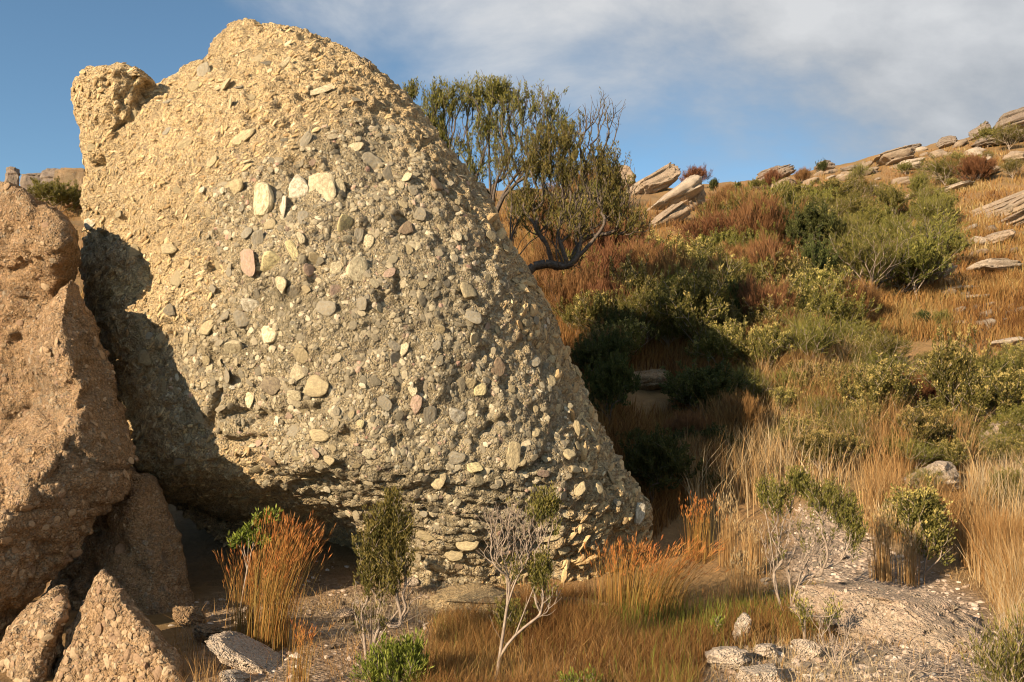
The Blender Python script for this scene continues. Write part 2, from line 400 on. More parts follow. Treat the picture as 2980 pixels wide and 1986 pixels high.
# ------------------------------------------------------------------ big rocks: lofted lumps, voxel-joined, then weathered
def loft(rows, Yc, front, back, prof, n_rows=80, nf=56, nb=26, scale=1.0):
    """rows: (py, pxl, pxr, front_scale, y_offset) ; prof: front depth profile over u=-1..1"""
    rows = np.array(rows, float)
    t = np.linspace(0, 1, len(rows)); tt = np.linspace(0, 1, n_rows)
    c = np.stack([np.interp(tt, t, rows[:, k]) for k in range(5)], 1)
    for _ in range(2): c[1:-1] = 0.25 * c[:-2] + 0.5 * c[1:-1] + 0.25 * c[2:]
    pr = np.array(prof, float)
    uf = -np.cos(np.linspace(0, math.pi, nf)); pf = np.interp(uf, pr[:, 0], pr[:, 1])
    for _ in range(2): pf[1:-1] = 0.25 * pf[:-2] + 0.5 * pf[1:-1] + 0.25 * pf[2:]
    ub = np.cos(np.linspace(0, math.pi, nb))[1:-1]; pb = np.sqrt(np.maximum(0, 1 - ub ** 2)) ** 0.8
    V = []
    for py, pl, prr, fs, yo in c:
        a = at(pl, py, Yc + yo); b = at(prr, py, Yc + yo)
        cx, hx, z = (a[0] + b[0]) / 2, (b[0] - a[0]) / 2, a[2]
        view = np.array((cx, Yc, 0)) / math.hypot(cx, Yc)          # the lump faces the path it was seen from
        for uu, pp, dd in ((uf, pf, -front * fs), (ub, pb, back * (0.45 + 0.55 * fs))):
            V += [(cx + hx * u + view[0] * dd * p, Yc + yo + view[1] * dd * p, z) for u, p in zip(uu, pp)]
    k = nf + nb - 2; V = np.array(V); I = np.arange(len(c) * k).reshape(len(c), k); J = np.roll(I, -1, 1)
    Q = np.stack((I[:-1], I[1:], J[1:], J[:-1]), -1).reshape(-1, 4)
    top = len(V); V = np.vstack((V, V[:k].mean(0), V[-k:].mean(0)))
    T = np.vstack((np.stack((np.full(k, top), I[0], J[0]), 1), np.stack((np.full(k, top + 1), J[-1], I[-1]), 1)))
    return V, [Q, T]
def voxel_join(parts, voxel, smooth=2):
    V = []; Q = []; T = []; o = 0
    for v_, (q, t_) in parts:
        V.append(v_); Q.append(q + o); T.append(t_ + o); o += len(v_)
    me = mesh('tmp', np.vstack(V), [np.vstack(Q), np.vstack(T)], None)
    ob = link('tmp', me)
    md = ob.modifiers.new('r', 'REMESH'); md.mode = 'VOXEL'; md.voxel_size = voxel; md.adaptivity = 0
    dg = bpy.context.evaluated_depsgraph_get(); ev = ob.evaluated_get(dg); m2 = bpy.data.meshes.new_from_object(ev)
    n = len(m2.vertices); P = np.empty(n * 3, np.float32); m2.vertices.foreach_get('co', P)
    P = P.reshape(-1, 3).astype(float)
    Fq = np.empty(len(m2.polygons) * 4, np.int32); m2.polygons.foreach_get('vertices', Fq); Fq = Fq.reshape(-1, 4)
    bpy.data.objects.remove(ob); bpy.data.meshes.remove(me); bpy.data.meshes.remove(m2)
    for _ in range(smooth): P = relax(P, Fq)
    return P, Fq
def relax(P, Fq):
    acc = np.zeros_like(P); cnt = np.zeros(len(P))
    for i in range(4):
        a, b = Fq[:, i], Fq[:, (i + 1) % 4]
        np.add.at(acc, a, P[b]); np.add.at(cnt, a, 1); np.add.at(acc, b, P[a]); np.add.at(cnt, b, 1)
    return 0.5 * P + 0.5 * acc / np.maximum(cnt, 1)[:, None]
def normals(P, Fq):
    n = np.cross(P[Fq[:, 2]] - P[Fq[:, 0]], P[Fq[:, 3]] - P[Fq[:, 1]]); N = np.zeros_like(P)
    for i in range(4): np.add.at(N, Fq[:, i], n)
    return unit(N)

def L(rows):   # overview-picture pixels -> photograph pixels
    return [(a * FV, b * FV, c * FV, d, e) for a, b, c, d, e in rows]

main_rows = L([(57, 553, 585, .08, .45), (66, 528, 622, .16, .43), (78, 512, 690, .24, .41), (95, 498, 772, .30, .38), (130, 487, 825, .40, .34), (155, 470, 858, .46, .31), (180, 428, 895, .51, .28),
    (200, 375, 915, .55, .25), (240, 300, 952, .62, .20), (300, 232, 1000, .71, .14), (380, 204, 1060, .80, .09), (430, 194, 1105, .85, .07), (500, 183, 1148, .91, .04), (600, 187, 1200, .97, .02),
    (660, 195, 1238, 1.0, 0), (730, 208, 1270, 1.02, 0), (800, 222, 1300, 1.03, 0), (870, 240, 1330, 1.02, 0), (930, 258, 1350, 1.0, 0), (1000, 272, 1390, .98, 0), (1050, 280, 1420, .94, 0), (1090, 292, 1450, .88, .02),
    (1130, 330, 1480, .80, .04), (1170, 380, 1500, .71, .06), (1210, 435, 1497, .62, .08), (1250, 490, 1466, .54, .10), (1290, 545, 1435, .46, .10), (1330, 600, 1412, .40, .10), (1380, 640, 1396, .37, .10), (1450, 650, 1390, .37, .1)])
main_prof = [(-1, 0), (-.95, .20), (-.85, .40), (-.6, .68), (-.35, .87), (-.12, .98), (.05, 1.0), (.3, .93), (.5, .82), (.7, .65), (.85, .43), (.95, .20), (1, 0)]
bump_rows = L([(160, 252, 262, .2, 0), (166, 240, 292, .5, 0), (175, 228, 330, .7, 0), (184, 180, 352, .9, 0), (195, 169, 366, 1, 0), (205, 172, 362, .9, 0), (235, 176, 345, .85, 0), (290, 186, 325, .8, 0), (350, 194, 300, .7, 0), (400, 206, 280, .6, 0), (450, 215, 260, .4, 0)])
B_Y = 8.45
BP, BF = voxel_join([loft(main_rows, B_Y, 1.55, 1.7, main_prof), loft(bump_rows, B_Y - .12, .45, .7, [(-1, 0), (-.7, .7), (0, 1), (.6, .8), (1, 0)], 40)], 0.0225, 2)
def shape_boulder(P, Fq):
    N = normals(P, Fq)
    px, py, fw = project(P); X, Y = px / FV, py / FV
    facing = (N * unit(CAM - P)).sum(1) > -.05
    # broad undulation, ledges, pockets
    d = fbm(P * 0.9, 1, 3) * 0.10 + fbm(P * 2.7, 4, 3) * 0.055
    fresh = sstep(-150, 120, polydist(X, Y, [(520, 430), (620, 390), (760, 330), (880, 320), (1000, 400), (1080, 480), (1160, 640), (1250, 850), (1300, 1000), (1330, 1150), (1250, 1290), (900, 1300), (700, 1120), (480, 980), (430, 850), (480, 650)]) + 80 * fbm(P * 2.4, 71, 4))
    fresh = np.where(facing, fresh, 0)
    f1, f2, idc = worley(P * np.array((7, 7, 8)) + fbm(P * 5, 3, 2)[:, None] * .5, 11)
    edge_right = sstep(1180, 1350, X + 60 * fbm(P * 2, 33, 2) + (Y - 900) * .12) * facing + 0.0
    lump = (0.5 - f1) * (0.010 + 0.07 * edge_right) + np.where(idc > .7, .018, 0) * sstep(.5, .25, f1)
    d += lump
    g1, g2, gid = worley(P * 16, 21)
    d += (0.45 - g1) * (0.011 + .016 * edge_right)
    rg = 1 - np.abs(fbm(P * np.array((9, 9, 11)) + np.stack((P[:, 2] * 5, 0 * P[:, 2], -P[:, 0] * 5), 1), 23, 3)) * 2
    d += (rg - .5) * (.020 + .022 * (1 - fresh)) + fbm(P * 24, 24, 2) * .014
    # horizontal flaky bedding low on the face, pockets along it
    low = sstep(980, 1120, Y) * facing * sstep(1500, 1250, X)
    Q = np.stack((P[:, 0] * 2.2 - P[:, 2] * .5, P[:, 1] * 2.2, P[:, 2] * 15 + P[:, 0] * 1.5), 1)
    bed = fbm(Q, 41, 3); d += low * (np.abs(bed) * -0.07 + .02)
    # hackly weathered top, leaning strokes
    top = sstep(420, 200, Y) * facing
    Q = np.stack((P[:, 0] * 7 + P[:, 2] * 6, P[:, 1] * 6, P[:, 2] * 9 - P[:, 0] * 7), 1)
    d += top * np.abs(fbm(Q, 51, 3)) * -0.05
    # pockets
    pk = fbm(P * 4.3, 61, 3); d -= sstep(.38, .6, pk) * .05
    dk = sstep(0, 60, 80 - np.hypot((X - 560) * .45, (Y - 985) * 1.3) / 1.0) * facing
    d += dk * (fbm(P * np.array((5, 5, 12)), 62, 3) * .16 - .04)
    # the ledge with the shadow under it, and two cracks
    cn1, cn2 = 7 * fbm(P * 9, 63, 3), .6 + .8 * fbm(P * 6, 64, 2)
    def crack(pts, wpx, depth):
        pts = np.array(pts, float); best = np.full(len(P), 1e9)
        for a, b in zip(pts[:-1], pts[1:]):
            ab = b - a; t = np.clip(((X - a[0]) * ab[0] + (Y - a[1]) * ab[1]) / (ab @ ab), 0, 1)
            best = np.minimum(best, np.hypot(X - a[0] - t * ab[0], Y - a[1] - t * ab[1]))
        return -depth * sstep(wpx, wpx * .2, best + cn1) * cn2 * facing
    d += crack([(1150, 1083), (1185, 1085), (1215, 1072), (1250, 1050)], 10, .09)
    d += -crack([(1165, 1040), (1200, 1052), (1230, 1030)], 34, .05)
    d += crack([(1090, 1005), (1120, 985), (1140, 970), (1165, 965)], 12, .06)
    d += crack([(345, 195), (330, 230), (300, 270), (262, 300)], 7, .10)
    d += crack([(205, 330), (232, 350), (238, 372), (222, 378)], 7, .09)
    d += crack([(880, 1090), (930, 1093)], 5, .08) + crack([(500, 900), (488, 960), (470, 985)], 9, .08)
    d += crack([(1030, 300), (990, 330), (960, 345)], 6, .05) + crack([(775, 335), (790, 365)], 6, .05)
    P = P + N * d[:, None]
    return P, 1 - fresh, np.where(facing, 1.0, 0.0)
_px, _py, _ = project(BP); _X, _Y = _px / FV, _py / FV
BP[:, 1] += 1.15 * sstep(1040, 1330, _Y) * sstep(1010, 640, _X) * (BP[:, 1] < B_Y + .3)
BP, B_WEATHER, _ = shape_boulder(BP, BF)
b_base = np.array((BP[:, 0].mean(), B_Y, 0.0))
boulder = link('conglomerate_boulder', mesh('conglomerate_boulder', BP - b_base, BF, M_BOULDER, {'weather': B_WEATHER}), loc=b_base)
tag(boulder, 'towering pale conglomerate boulder studded with cream cobbles, filling the middle of the scene', 'boulder')
B_BVH = BVHTree.FromPolygons([Vector(p) for p in BP], BF.tolist())

def cast(px, py, bvh):
    d = ray(px, py); d = d / np.linalg.norm(d)
    loc, nor, idx, dist = bvh.ray_cast(Vector(CAM), Vector(d))
    return (None, None) if loc is None else (np.array(loc), np.array(nor))

# cobbles ----------------------------------------------------------
CREAM, TAN, GREY, DARK, PINK, YEL, BROWN, WHITE = (0.60, .51, .33), (.50, .40, .23), (.31, .275, .21), (.16, .125, .09), (.46, .31, .24), (.64, .54, .28), (.27, .18, .115), (.64, .57, .44)
def cobble_meshes(n=10):
    out = []
    rng = np.random.default_rng(3)
    V0, F0 = ICO[3]
    for k in range(n):
        e = 0.75 + 0.2 * rng.random(); V = np.sign(V0) * np.abs(V0) ** e
        for _ in range(12):
            nn = unit(rng.normal(size=3) * np.array((1, 1, .5))); c = rng.uniform(.58, .93)
            s_ = V @ nn - c; V = V - np.maximum(0, s_)[:, None] * nn * .9
        V = V / np.abs(V).max(0) * (1 + .16 * fbm(V0 * 1.6, k * 7, 3)[:, None] + .03 * fbm(V0 * 6, k * 7 + 3, 2)[:, None])
        V[:, 2] = np.sign(V[:, 2]) * np.abs(V[:, 2]) ** .55 * (1 + .25 * fbm(V0 * 1.3, k + 50, 2)) + .22 * V[:, 0] * rng.uniform(-1, 1) + .22 * V[:, 1] * rng.uniform(-1, 1)
        out.append(mesh('cobble', V, F0, M_COBBLE))
    return out
COBBLES = cobble_meshes()
# px, py, semi-width, semi-height, tilt (deg, ccw), colour, proudness
TRACED = [(937, 543, 35, 47, 8, CREAM, .5), (767, 588, 28, 50, -8, CREAM, .5), (867, 552, 28, 36, -35, WHITE, .3), (826, 601, 13, 33, 4, WHITE, .3), (991, 543, 11, 26, 20, CREAM, .3), (1005, 650, 21, 30, -25, YEL, .5),
 (1009, 697, 17, 12, 10, CREAM, .5), (1040, 780, 30, 37, 5, CREAM, .3), (789, 758, 31, 31, 0, YEL, .4), (851, 727, 12, 31, 28, YEL, .4), (723, 758, 23, 40, 8, PINK, .15), (877, 695, 9, 20, 20, CREAM, .3), (821, 829, 17, 24, 0, CREAM, .4),
 (898, 787, 16, 17, 0, PINK, .3), (977, 781, 15, 18, -20, CREAM, .3), (980, 846, 19, 21, 0, PINK, .3), (856, 850, 17, 24, 5, GREY, .3), (1133, 794, 19, 12, 20, PINK, .3), (1101, 895, 15, 15, 0, CREAM, .4), (1361, 846, 25, 38, 8, TAN, .5),
 (1375, 923, 22, 22, 0, GREY, .3), (786, 976, 22, 30, 6, CREAM, .5), (1265, 541, 22, 24, 0, BROWN, .7), (1073, 706, 14, 20, -10, CREAM, .3), (1042, 688, 12, 28, -8, GREY, .2), (884, 632, 15, 26, 5, GREY, .2), (751, 699, 15, 28, 5, GREY, .2),
 (719, 678, 13, 20, -10, GREY, .2), (1186, 515, 15, 18, 0, CREAM, .4), (1142, 559, 8, 14, -10, CREAM, .4), (1330, 688, 11, 15, 0, CREAM, .3), (705, 930, 20, 25, 8, GREY, .2), (730, 892, 24, 25, 0, WHITE, .15), (951, 900, 28, 22, 0, GREY, .3),
 (1375, 985, 13, 20, -8, CREAM, .6), (684, 541, 34, 20, 25, TAN, .3), (682, 1015, 24, 32, -4, CREAM, .4), (794, 1116, 35, 29, -12, DARK, .6), (920, 1119, 33, 30, 0, TAN, .5), (729, 1156, 15, 28, 18, CREAM, .5), (857, 1146, 18, 16, 0, CREAM, .4),
 (931, 1269, 27, 18, 0, TAN, .4), (1328, 1211, 26, 21, -8, WHITE, .5), (1212, 1177, 15, 26, -12, PINK, .3), (1202, 1136, 11, 16, 15, CREAM, .4), (1253, 1207, 19, 34, 0, GREY, .15), (1071, 1320, 14, 13, 0, CREAM, .3), (1277, 1394, 21, 25, 0, TAN, .4),
 (1321, 1330, 27, 18, 8, GREY, .3), (1382, 1360, 22, 20, 0, YEL, .4), (1390, 1392, 16, 16, 0, TAN, .4), (896, 1391, 15, 11, -10, TAN, .4), (960, 1340, 16, 13, 0, TAN, .4), (1175, 1017, 13, 20, -15, CREAM, .4), (1147, 1044, 18, 20, 0, GREY, .3), (1370, 1116, 15, 22, -20, TAN, .4),
 (1049, 1235, 9, 11, 0, YEL, .4), (1555, 1052, 18, 19, -15, GREY, .4), (1449, 1065, 19, 28, -12, BROWN, .2), (1400, 1133, 16, 23, -25, YEL, .4), (1493, 1317, 18, 40, -8, TAN, .4), (1516, 1342, 14, 20, -10, TAN, .5), (1652, 1325, 20, 19, 0, TAN, .7), (1680, 1247, 8, 22, 8, TAN, .7),
 (1858, 1491, 15, 31, -8, WHITE, .8), (1363, 1583, 30, 17, -6, TAN, .3), (1311, 1610, 30, 15, -25, TAN, .3), (1330, 1458, 12, 13, 0, CREAM, .3), (1671, 1366, 26, 11, 28, TAN, .7), (661, 243, 20, 18, 15, TAN, .3), (935, 264, 32, 12, 30, CREAM, .4), (710, 400, 34, 17, 35, TAN, .3),
 (672, 311, 9, 32, -30, TAN, .4), (888, 413, 12, 28, -30, GREY, .3), (825, 188, 27, 8, 42, CREAM, .4), (837, 130, 20, 9, 12, CREAM, .3), (595, 209, 18, 25, 20, GREY, .3), (1033, 430, 27, 14, 10, CREAM, .4), (1075, 468, 30, 28, 0, GREY, .15), (265, 648, 20, 17, 25, WHITE, .4),
 (592, 556, 8, 12, 0, WHITE, 1.0), (492, 727, 20, 17, 0, TAN, .2), (1280, 960, 14, 17, 0, TAN, .3), (1150, 1010, 20, 14, 0, GREY, .2), (1600, 1110, 14, 20, 10, TAN, .6), (1560, 1260, 12, 18, -10, TAN, .6), (1620, 1190, 10, 15, 0, TAN, .6), (1740, 1420, 14, 18, 10, TAN, .7),
 (1690, 1420, 12, 22, -30, TAN, .7), (1560, 1480, 26, 12, 15, TAN, .5), (1600, 1560, 28, 12, 20, TAN, .5), (1640, 1600, 20, 14, 10, TAN, .5), (1240, 1560, 30, 13, -12, TAN, .3), (1270, 1650, 30, 12, -20, TAN, .3), (540, 420, 24, 14, 35, TAN, .3), (620, 470, 20, 12, 35, TAN, .3)]
used = []           # (pos, radius)
def place_cobble(pos, nor, sw, sh, tilt, colr, proud, k):
    z = Vector(nor).normalized(); x = Vector((1, 0, 0)); x = (x - z * x.dot(z)).normalized(); y = z.cross(x)
    if y.z < 0: x, y = -x, -y
    a = R(tilt); x2 = x * math.cos(a) + y * math.sin(a); y2 = z.cross(x2)
    th = min(sw, sh) * (.11 + .40 * proud ** 1.4)
    m = Matrix((x2, y2, z)).transposed().to_4x4() @ Matrix.Diagonal((sw, sh, th, 1))
    p = Vector(pos) + z * (th * (-.2 + .5 * proud) + .010) - Vector(b_base)
    o = bpy.data.objects.new('cobble', COBBLES[k % len(COBBLES)]); COL.objects.link(o)
    o.parent = boulder; o.matrix_local = Matrix.Translation(p) @ m
    o.color = (*colr, 1)
    used.append((np.array(pos), max(sw, sh)))
rng = np.random.default_rng(12)
ncob = 0
for k, (px, py, sw, sh, tl, c_, pr_) in enumerate(TRACED):
    p, n = cast(px, py, B_BVH)
    if p is None: continue
    s = p[1] / F * 1.2
    vj = rng.uniform(.88, 1.08)
    place_cobble(p, n, sw * s, sh * s, tl, tuple(v_ * vj for v_ in c_), pr_, k); ncob += 1
# sampled points over the face for the rest
def sample_surface(P, Fq, n, rng, wfun=None):
    a = np.linalg.norm(np.cross(P[Fq[:, 2]] - P[Fq[:, 0]], P[Fq[:, 3]] - P[Fq[:, 1]]), axis=1) / 2
    c = P[Fq].mean(1); N = unit(np.cross(P[Fq[:, 2]] - P[Fq[:, 0]], P[Fq[:, 3]] - P[Fq[:, 1]]))
    if wfun is not None: a = a * wfun(c, N)
    idx = rng.choice(len(Fq), n, p=a / a.sum())
    uv = rng.random((n, 2, 1)); q = P[Fq[idx]]
    p = (q[:, 0] * (1 - uv[:, 0]) + q[:, 1] * uv[:, 0]) * (1 - uv[:, 1]) + (q[:, 3] * (1 - uv[:, 0]) + q[:, 2] * uv[:, 0]) * uv[:, 1]
    return p, idx, N[idx]
BN = normals(BP, BF)
def facing_cam(c, N):
    v_ = unit(CAM - c); return np.clip((N * v_).sum(1) + .15, 0, 1) + .03
p, fi, n = sample_surface(BP, BF, 5000, rng, facing_cam)
n = unit(BN[BF[fi]].mean(1))
wv = B_WEATHER[BF[fi]].mean(1)
for i in range(len(p)):
    if ncob >= 298: break
    r = .038 + .05 * rng.random() ** 2.2
    if wv[i] > .5 and rng.random() < .55: continue
    if any(np.linalg.norm(p[i] - u) < (r + ru) * .95 for u, ru in used): continue
    cs = [TAN, TAN, GREY, GREY, TAN, PINK, CREAM, GREY, BROWN, TAN] if wv[i] < .5 else [TAN, TAN, TAN, GREY]
    px_, py_, _ = project(p[i][None]); X_, Y_ = px_[0] / FV, py_[0] / FV
    c_ = cs[rng.integers(len(cs))]; vj = rng.uniform(.62, .95)
    proud = rng.uniform(.05, .3) + (.3 if X_ > 1180 + (900 - Y_) * .1 and Y_ > 500 else 0)
    tl = rng.normal(30, 14) if Y_ < 400 else rng.uniform(-60, 60)
    fl = rng.uniform(.45, .8) if Y_ > 1050 or Y_ < 400 else rng.uniform(.65, .95)
    if Y_ > 1050: tl = rng.normal(-5, 14)
    elif Y_ > 400: tl += 90
    place_cobble(p[i], n[i], r, r * fl, tl, tuple(v_ * vj for v_ in c_), proud, int(rng.integers(10))); ncob += 1

def pebble_cloud(name, p, n, r, mat, parent, base, rng, lie=None, sub=1, tint=None, flat=1.0, arrays=False, extra=None, jitter=.17):
    """many small stones joined in one mesh, half sunk in the surface"""
    V0, F0 = ICO[sub]; m = len(p)
    zr = n; t_ = unit(np.cross(zr, rng.normal(size=(m, 3))))
    if lie is not None: t_ = np.array(lie) + rng.normal(0, .35, (m, 3)); t_ = unit(t_ - zr * (t_ * zr).sum(1)[:, None])
    b = np.cross(zr, t_)
    S = np.stack((r * rng.uniform(.8, 1.35, m), r * rng.uniform(.55, 1, m), r * rng.uniform(.35, .75, m) * flat), 1)
    if lie is not None: S[:, 0] *= rng.uniform(1, 1.9, m); S[:, 1] *= .8
    jit = 1 + rng.normal(0, jitter, (m, len(V0)))
    U = V0[None] * jit[:, :, None] * S[:, None]
    Wd = U[..., 0:1] * t_[:, None] + U[..., 1:2] * b[:, None] + U[..., 2:3] * zr[:, None] + (p - base)[:, None]
    Fa = (F0[None] + (np.arange(m) * len(V0))[:, None, None]).reshape(-1, 3)
    tn = rng.random(m) if tint is None else tint
    Wd = Wd.reshape(-1, 3); tn = np.repeat(tn, len(V0))
    if arrays: return Wd, Fa, tn
    if extra is not None: Fa = np.vstack((Fa, extra[1] + len(Wd))); Wd = np.vstack((Wd, extra[0])); tn = np.concatenate((tn, extra[2]))
    me = mesh(name, Wd, Fa, mat, {'tint': tn}, smooth=False)
    return tag(link(name, me, parent), kind='stuff')
p, fi, n = sample_surface(BP, BF, 20000, rng, facing_cam)
n = unit(BN[BF[fi]].mean(1)); wv = B_WEATHER[BF[fi]].mean(1)
UP_, UR_ = np.array([u for u, _ in used]), np.array([u for _, u in used])
keep = np.ones(len(p), bool)
for c in range(0, len(p), 2000):
    keep[c:c + 2000] = (np.linalg.norm(p[c:c + 2000, None] - UP_[None], axis=2) > UR_[None] * .8).all(1)
p, n, wv = p[keep], n[keep], wv[keep]
px_, py_, _ = project(p)
rr = .007 + .026 * rng.random(len(p)) ** 2.6
g = wv < .5
mg = np.nonzero(g)[0][:1100]
med = pebble_cloud('pebbles', p[mg], n[mg], (.013 + .032 * rng.random(len(mg)) ** 1.7), None, None, b_base, rng, sub=2, flat=.19, arrays=True, jitter=.09, tint=.05 + .85 * rng.random(len(mg)) ** 1.6)
g[mg] = False; wv[mg] = 0
pebble_cloud('pebbles', p[g], n[g], rr[g], M_PEBBLES, boulder, b_base, rng, flat=.6, extra=med)
px_, py_, _ = project(p); X_, Y_ = px_ / FV, py_ / FV
eg = np.nonzero((X_ > 1160 + (Y_ - 700) * .22) & (Y_ > 450) & (wv > .2))[0][:240]
edg = pebble_cloud('crust_pebbles', p[eg], n[eg], .022 + .045 * rng.random(len(eg)) ** 1.8, None, None, b_base, rng, sub=2, flat=.85, arrays=True, jitter=.12, lie=(.45, 0, .8), tint=.1 + .7 * rng.random(len(eg)))
pebble_cloud('crust_pebbles', p[wv >= .5], n[wv >= .5], rr[wv >= .5] * .85, M_PEBBLES_TAN, boulder, b_base, rng, lie=(.75, 0, .65), flat=.65, extra=edg)

# the brown rocks on the left ------------------------------------------------
def left_rock(name, label, rows, Yc, front, back, prof, seed, voxel=.025, rough=1.5, npeb=900, mat=M_LEFT, weather=.8, pits=1.0):
    P, Fq = voxel_join([loft(rows, Yc, front, back, prof)], voxel, 1)
    N = normals(P, Fq)
    d = fbm(P * 1.1, seed, 3) * .07 + fbm(P * 3.4, seed + 1, 3) * .045
    f1, f2, idc = worley(P * 11, seed + 2); d += rough * ((.45 - f1) * .014 + np.where(idc > .8, .012, 0) * sstep(.45, .2, f1))
    g1, _, _ = worley(P * 26, seed + 3); d += rough * (.45 - g1) * .007
    d -= pits * sstep(.35, .6, fbm(P * 3.1, seed + 4, 3)) * .06
    Q = np.stack((P[:, 0] * 3, P[:, 1] * 3, P[:, 2] * 5 + P[:, 0] * 3), 1)
    d -= sstep(.10, .0, np.abs(fbm(Q * .45, seed + 5, 3))) * .05 * pits
    d += fbm(P * 5.5, seed + 8, 3) * .012
    d += rough * ((1 - 2 * np.abs(fbm(P * 8, seed + 7, 3))) - .5) * .016
    P = P + N * d[:, None]
    base = np.array((P[:, 0].mean(), P[:, 1].mean(), max(P[:, 2].min(), 0)))
    wt = np.clip(weather + .5 * fbm(P * 2.2, seed + 6, 3), 0, 1)
    o = link(name, mesh(name, P - base, Fq, mat, {'weather': wt}), loc=base)
    tag(o, label, 'boulder', 'brown boulders piled on the left')
    r_ = np.random.default_rng(seed)
    sp, fi_, _ = sample_surface(P, Fq, npeb, r_, facing_cam); nn = unit(normals(P, Fq)[Fq[fi_]].mean(1))
    md = pebble_cloud('pebbles', sp[:npeb // 6], nn[:npeb // 6], .012 + .028 * r_.random(npeb // 6) ** 2, None, None, base, r_, sub=2, flat=.5, arrays=True, jitter=.07, tint=.7 * r_.random(npeb // 6))
    pebble_cloud('pebbles', sp, nn, .005 + .017 * r_.random(npeb) ** 3.0, M_PEBBLES_BROWN, o, base, r_, tint=.75 * r_.random(npeb), extra=md)
    return o
left_rock('brown_boulder', 'round-headed brown boulder at the left edge, highest of the left pile',
    L([(425, -60, -20, .2, 0), (432, -160, 15, .4, 0), (455, -230, 60, .6, 0), (480, -280, 105, .75, 0), (510, -300, 155, .9, 0), (545, -310, 178, 1, 0), (590, -310, 187, 1, 0), (625, -310, 180, .9, .05), (660, -310, 172, .8, .1), (700, -310, 168, .7, .15), (760, -310, 172, .6, .2),
       (850, -310, 195, .5, .25), (950, -310, 225, .45, .3), (1100, -310, 260, .42, .3), (1300, -310, 300, .4, .3), (1500, -310, 300, .4, .3)]),  # unseen lower flank widened to block sun, joining shadows and darkening the hollow
    7.7, .78, .8, [(-1, 0), (-.5, .25), (0, .6), (.5, .9), (.76, 1.0), (.88, .72), (.96, .36), (1, 0)], 101, npeb=1600)
left_rock('leaning_boulder', 'tall brown boulder with a sharp sunlit rib, leaning under the round-headed one',
    L([(638, 160, 168, .15, .2), (655, 135, 182, .35, .2), (690, 105, 200, .55, .2), (740, 75, 215, .75, .2), (800, 66, 232, .9, .2), (850, 78, 250, 1, .18), (900, 105, 272, 1, .16), (950, 75, 290, 1.05, .1), (1000, 20, 312, 1.1, 0), (1060, -60, 314, 1.15, -.12), (1120, -150, 300, 1.2, -.25), (1180, -200, 240, 1.2, -.36),
       (1240, -220, 190, 1.15, -.45), (1300, -220, 140, 1.1, -.5), (1370, -220, 80, 1.0, -.5), (1430, -220, 20, .8, -.5), (1500, -220, -40, .6, -.5)]),
    7.0, .72, .5, [(-1, 0), (-.9, .3), (-.6, .68), (-.3, .9), (-.08, 1.0), (.05, .93), (.4, .6), (.75, .28), (1, 0)], 121, npeb=1500)
left_rock('shaded_slab', 'dark shaded brown slab leaning under the overhang, behind the pointed slab',
    L([(1085, 290, 310, .2, 0), (1100, 250, 345, .5, 0), (1150, 230, 372, .8, 0), (1250, 180, 395, 1, 0), (1330, 130, 420, 1, 0), (1400, 90, 445, 1, 0), (1470, 60, 470, 1, 0), (1600, 40, 500, 1, 0)]),
    7.3, .35, .9, [(-1, 0), (-.6, .7), (0, 1), (.5, .75), (1, 0)], 141, npeb=500)
left_rock('pointed_slab', 'pointed triangular brown slab standing at the lower left corner',
    L([(1310, 233, 243, .1, 0), (1325, 218, 258, .3, 0), (1350, 205, 282, .5, 0), (1400, 180, 322, .75, 0), (1450, 155, 368, .9, 0), (1500, 130, 412, 1, 0), (1570, 100, 436, 1.05, 0), (1700, 60, 450, 1.1, 0)]),
    5.55, .34, .35, [(-1, 0), (-.95, .5), (-.6, .6), (0, .78), (.6, .95), (.88, 1.0), (.96, .6), (1, 0)], 161, npeb=1500, pits=.25)
left_rock('narrow_slab', 'narrow brown slab wedged between the pointed slab and the left edge',
    L([(1365, 140, 152, .2, 0), (1375, 118, 160, .5, 0), (1400, 85, 158, .8, 0), (1440, 40, 140, 1, 0), (1480, 5, 125, 1, 0), (1530, -40, 112, 1, 0), (1600, -80, 100, 1, 0), (1700, -100, 90, 1, 0)]),
    5.65, .28, .35, [(-1, 0), (-.8, .45), (-.2, .72), (.3, .95), (.55, 1), (.8, .5), (1, 0)], 181, npeb=800)

# ------------------------------------------------------------------ smaller rocks
LAND = []        # landmark rocks (px, py, phrase) for later labels
def rock_verts(seed, sub=4, boxy=.7, layers=4.0, cuts=6, rough=.10):
    V0, F0 = ICO[sub]; r_ = np.random.default_rng(seed)
    V = np.sign(V0) * np.abs(V0) ** boxy
    for _ in range(cuts):
        nn = unit(r_.normal(size=3)); c = r_.uniform(.6, .95); V = V - np.maximum(0, V @ nn - c)[:, None] * nn
    lay = vnoise(np.stack((V[:, 2] * layers * 1.6 + .3 * fbm(V0 * 2, seed, 2), V[:, 0] * .4, V[:, 1] * .4), 1), seed)
    V = V * np.stack((1 + .16 * lay, 1 + .16 * lay, np.ones(len(V))), 1)
    V = V * (1 + rough * fbm(V0 * 1.7, seed + 1, 4)[:, None])
    f1, _, _ = worley(V0 * 5, seed + 2); V = V * (1 + rough * .35 * (.5 - f1)[:, None] + rough * .5 * fbm(V0 * 6, seed + 3, 3)[:, None])
    V = V - V * (rough * .9 * sstep(.07, .0, np.abs(fbm(V0 * 2.1, seed + 4, 2))))[:, None]
    return V, F0
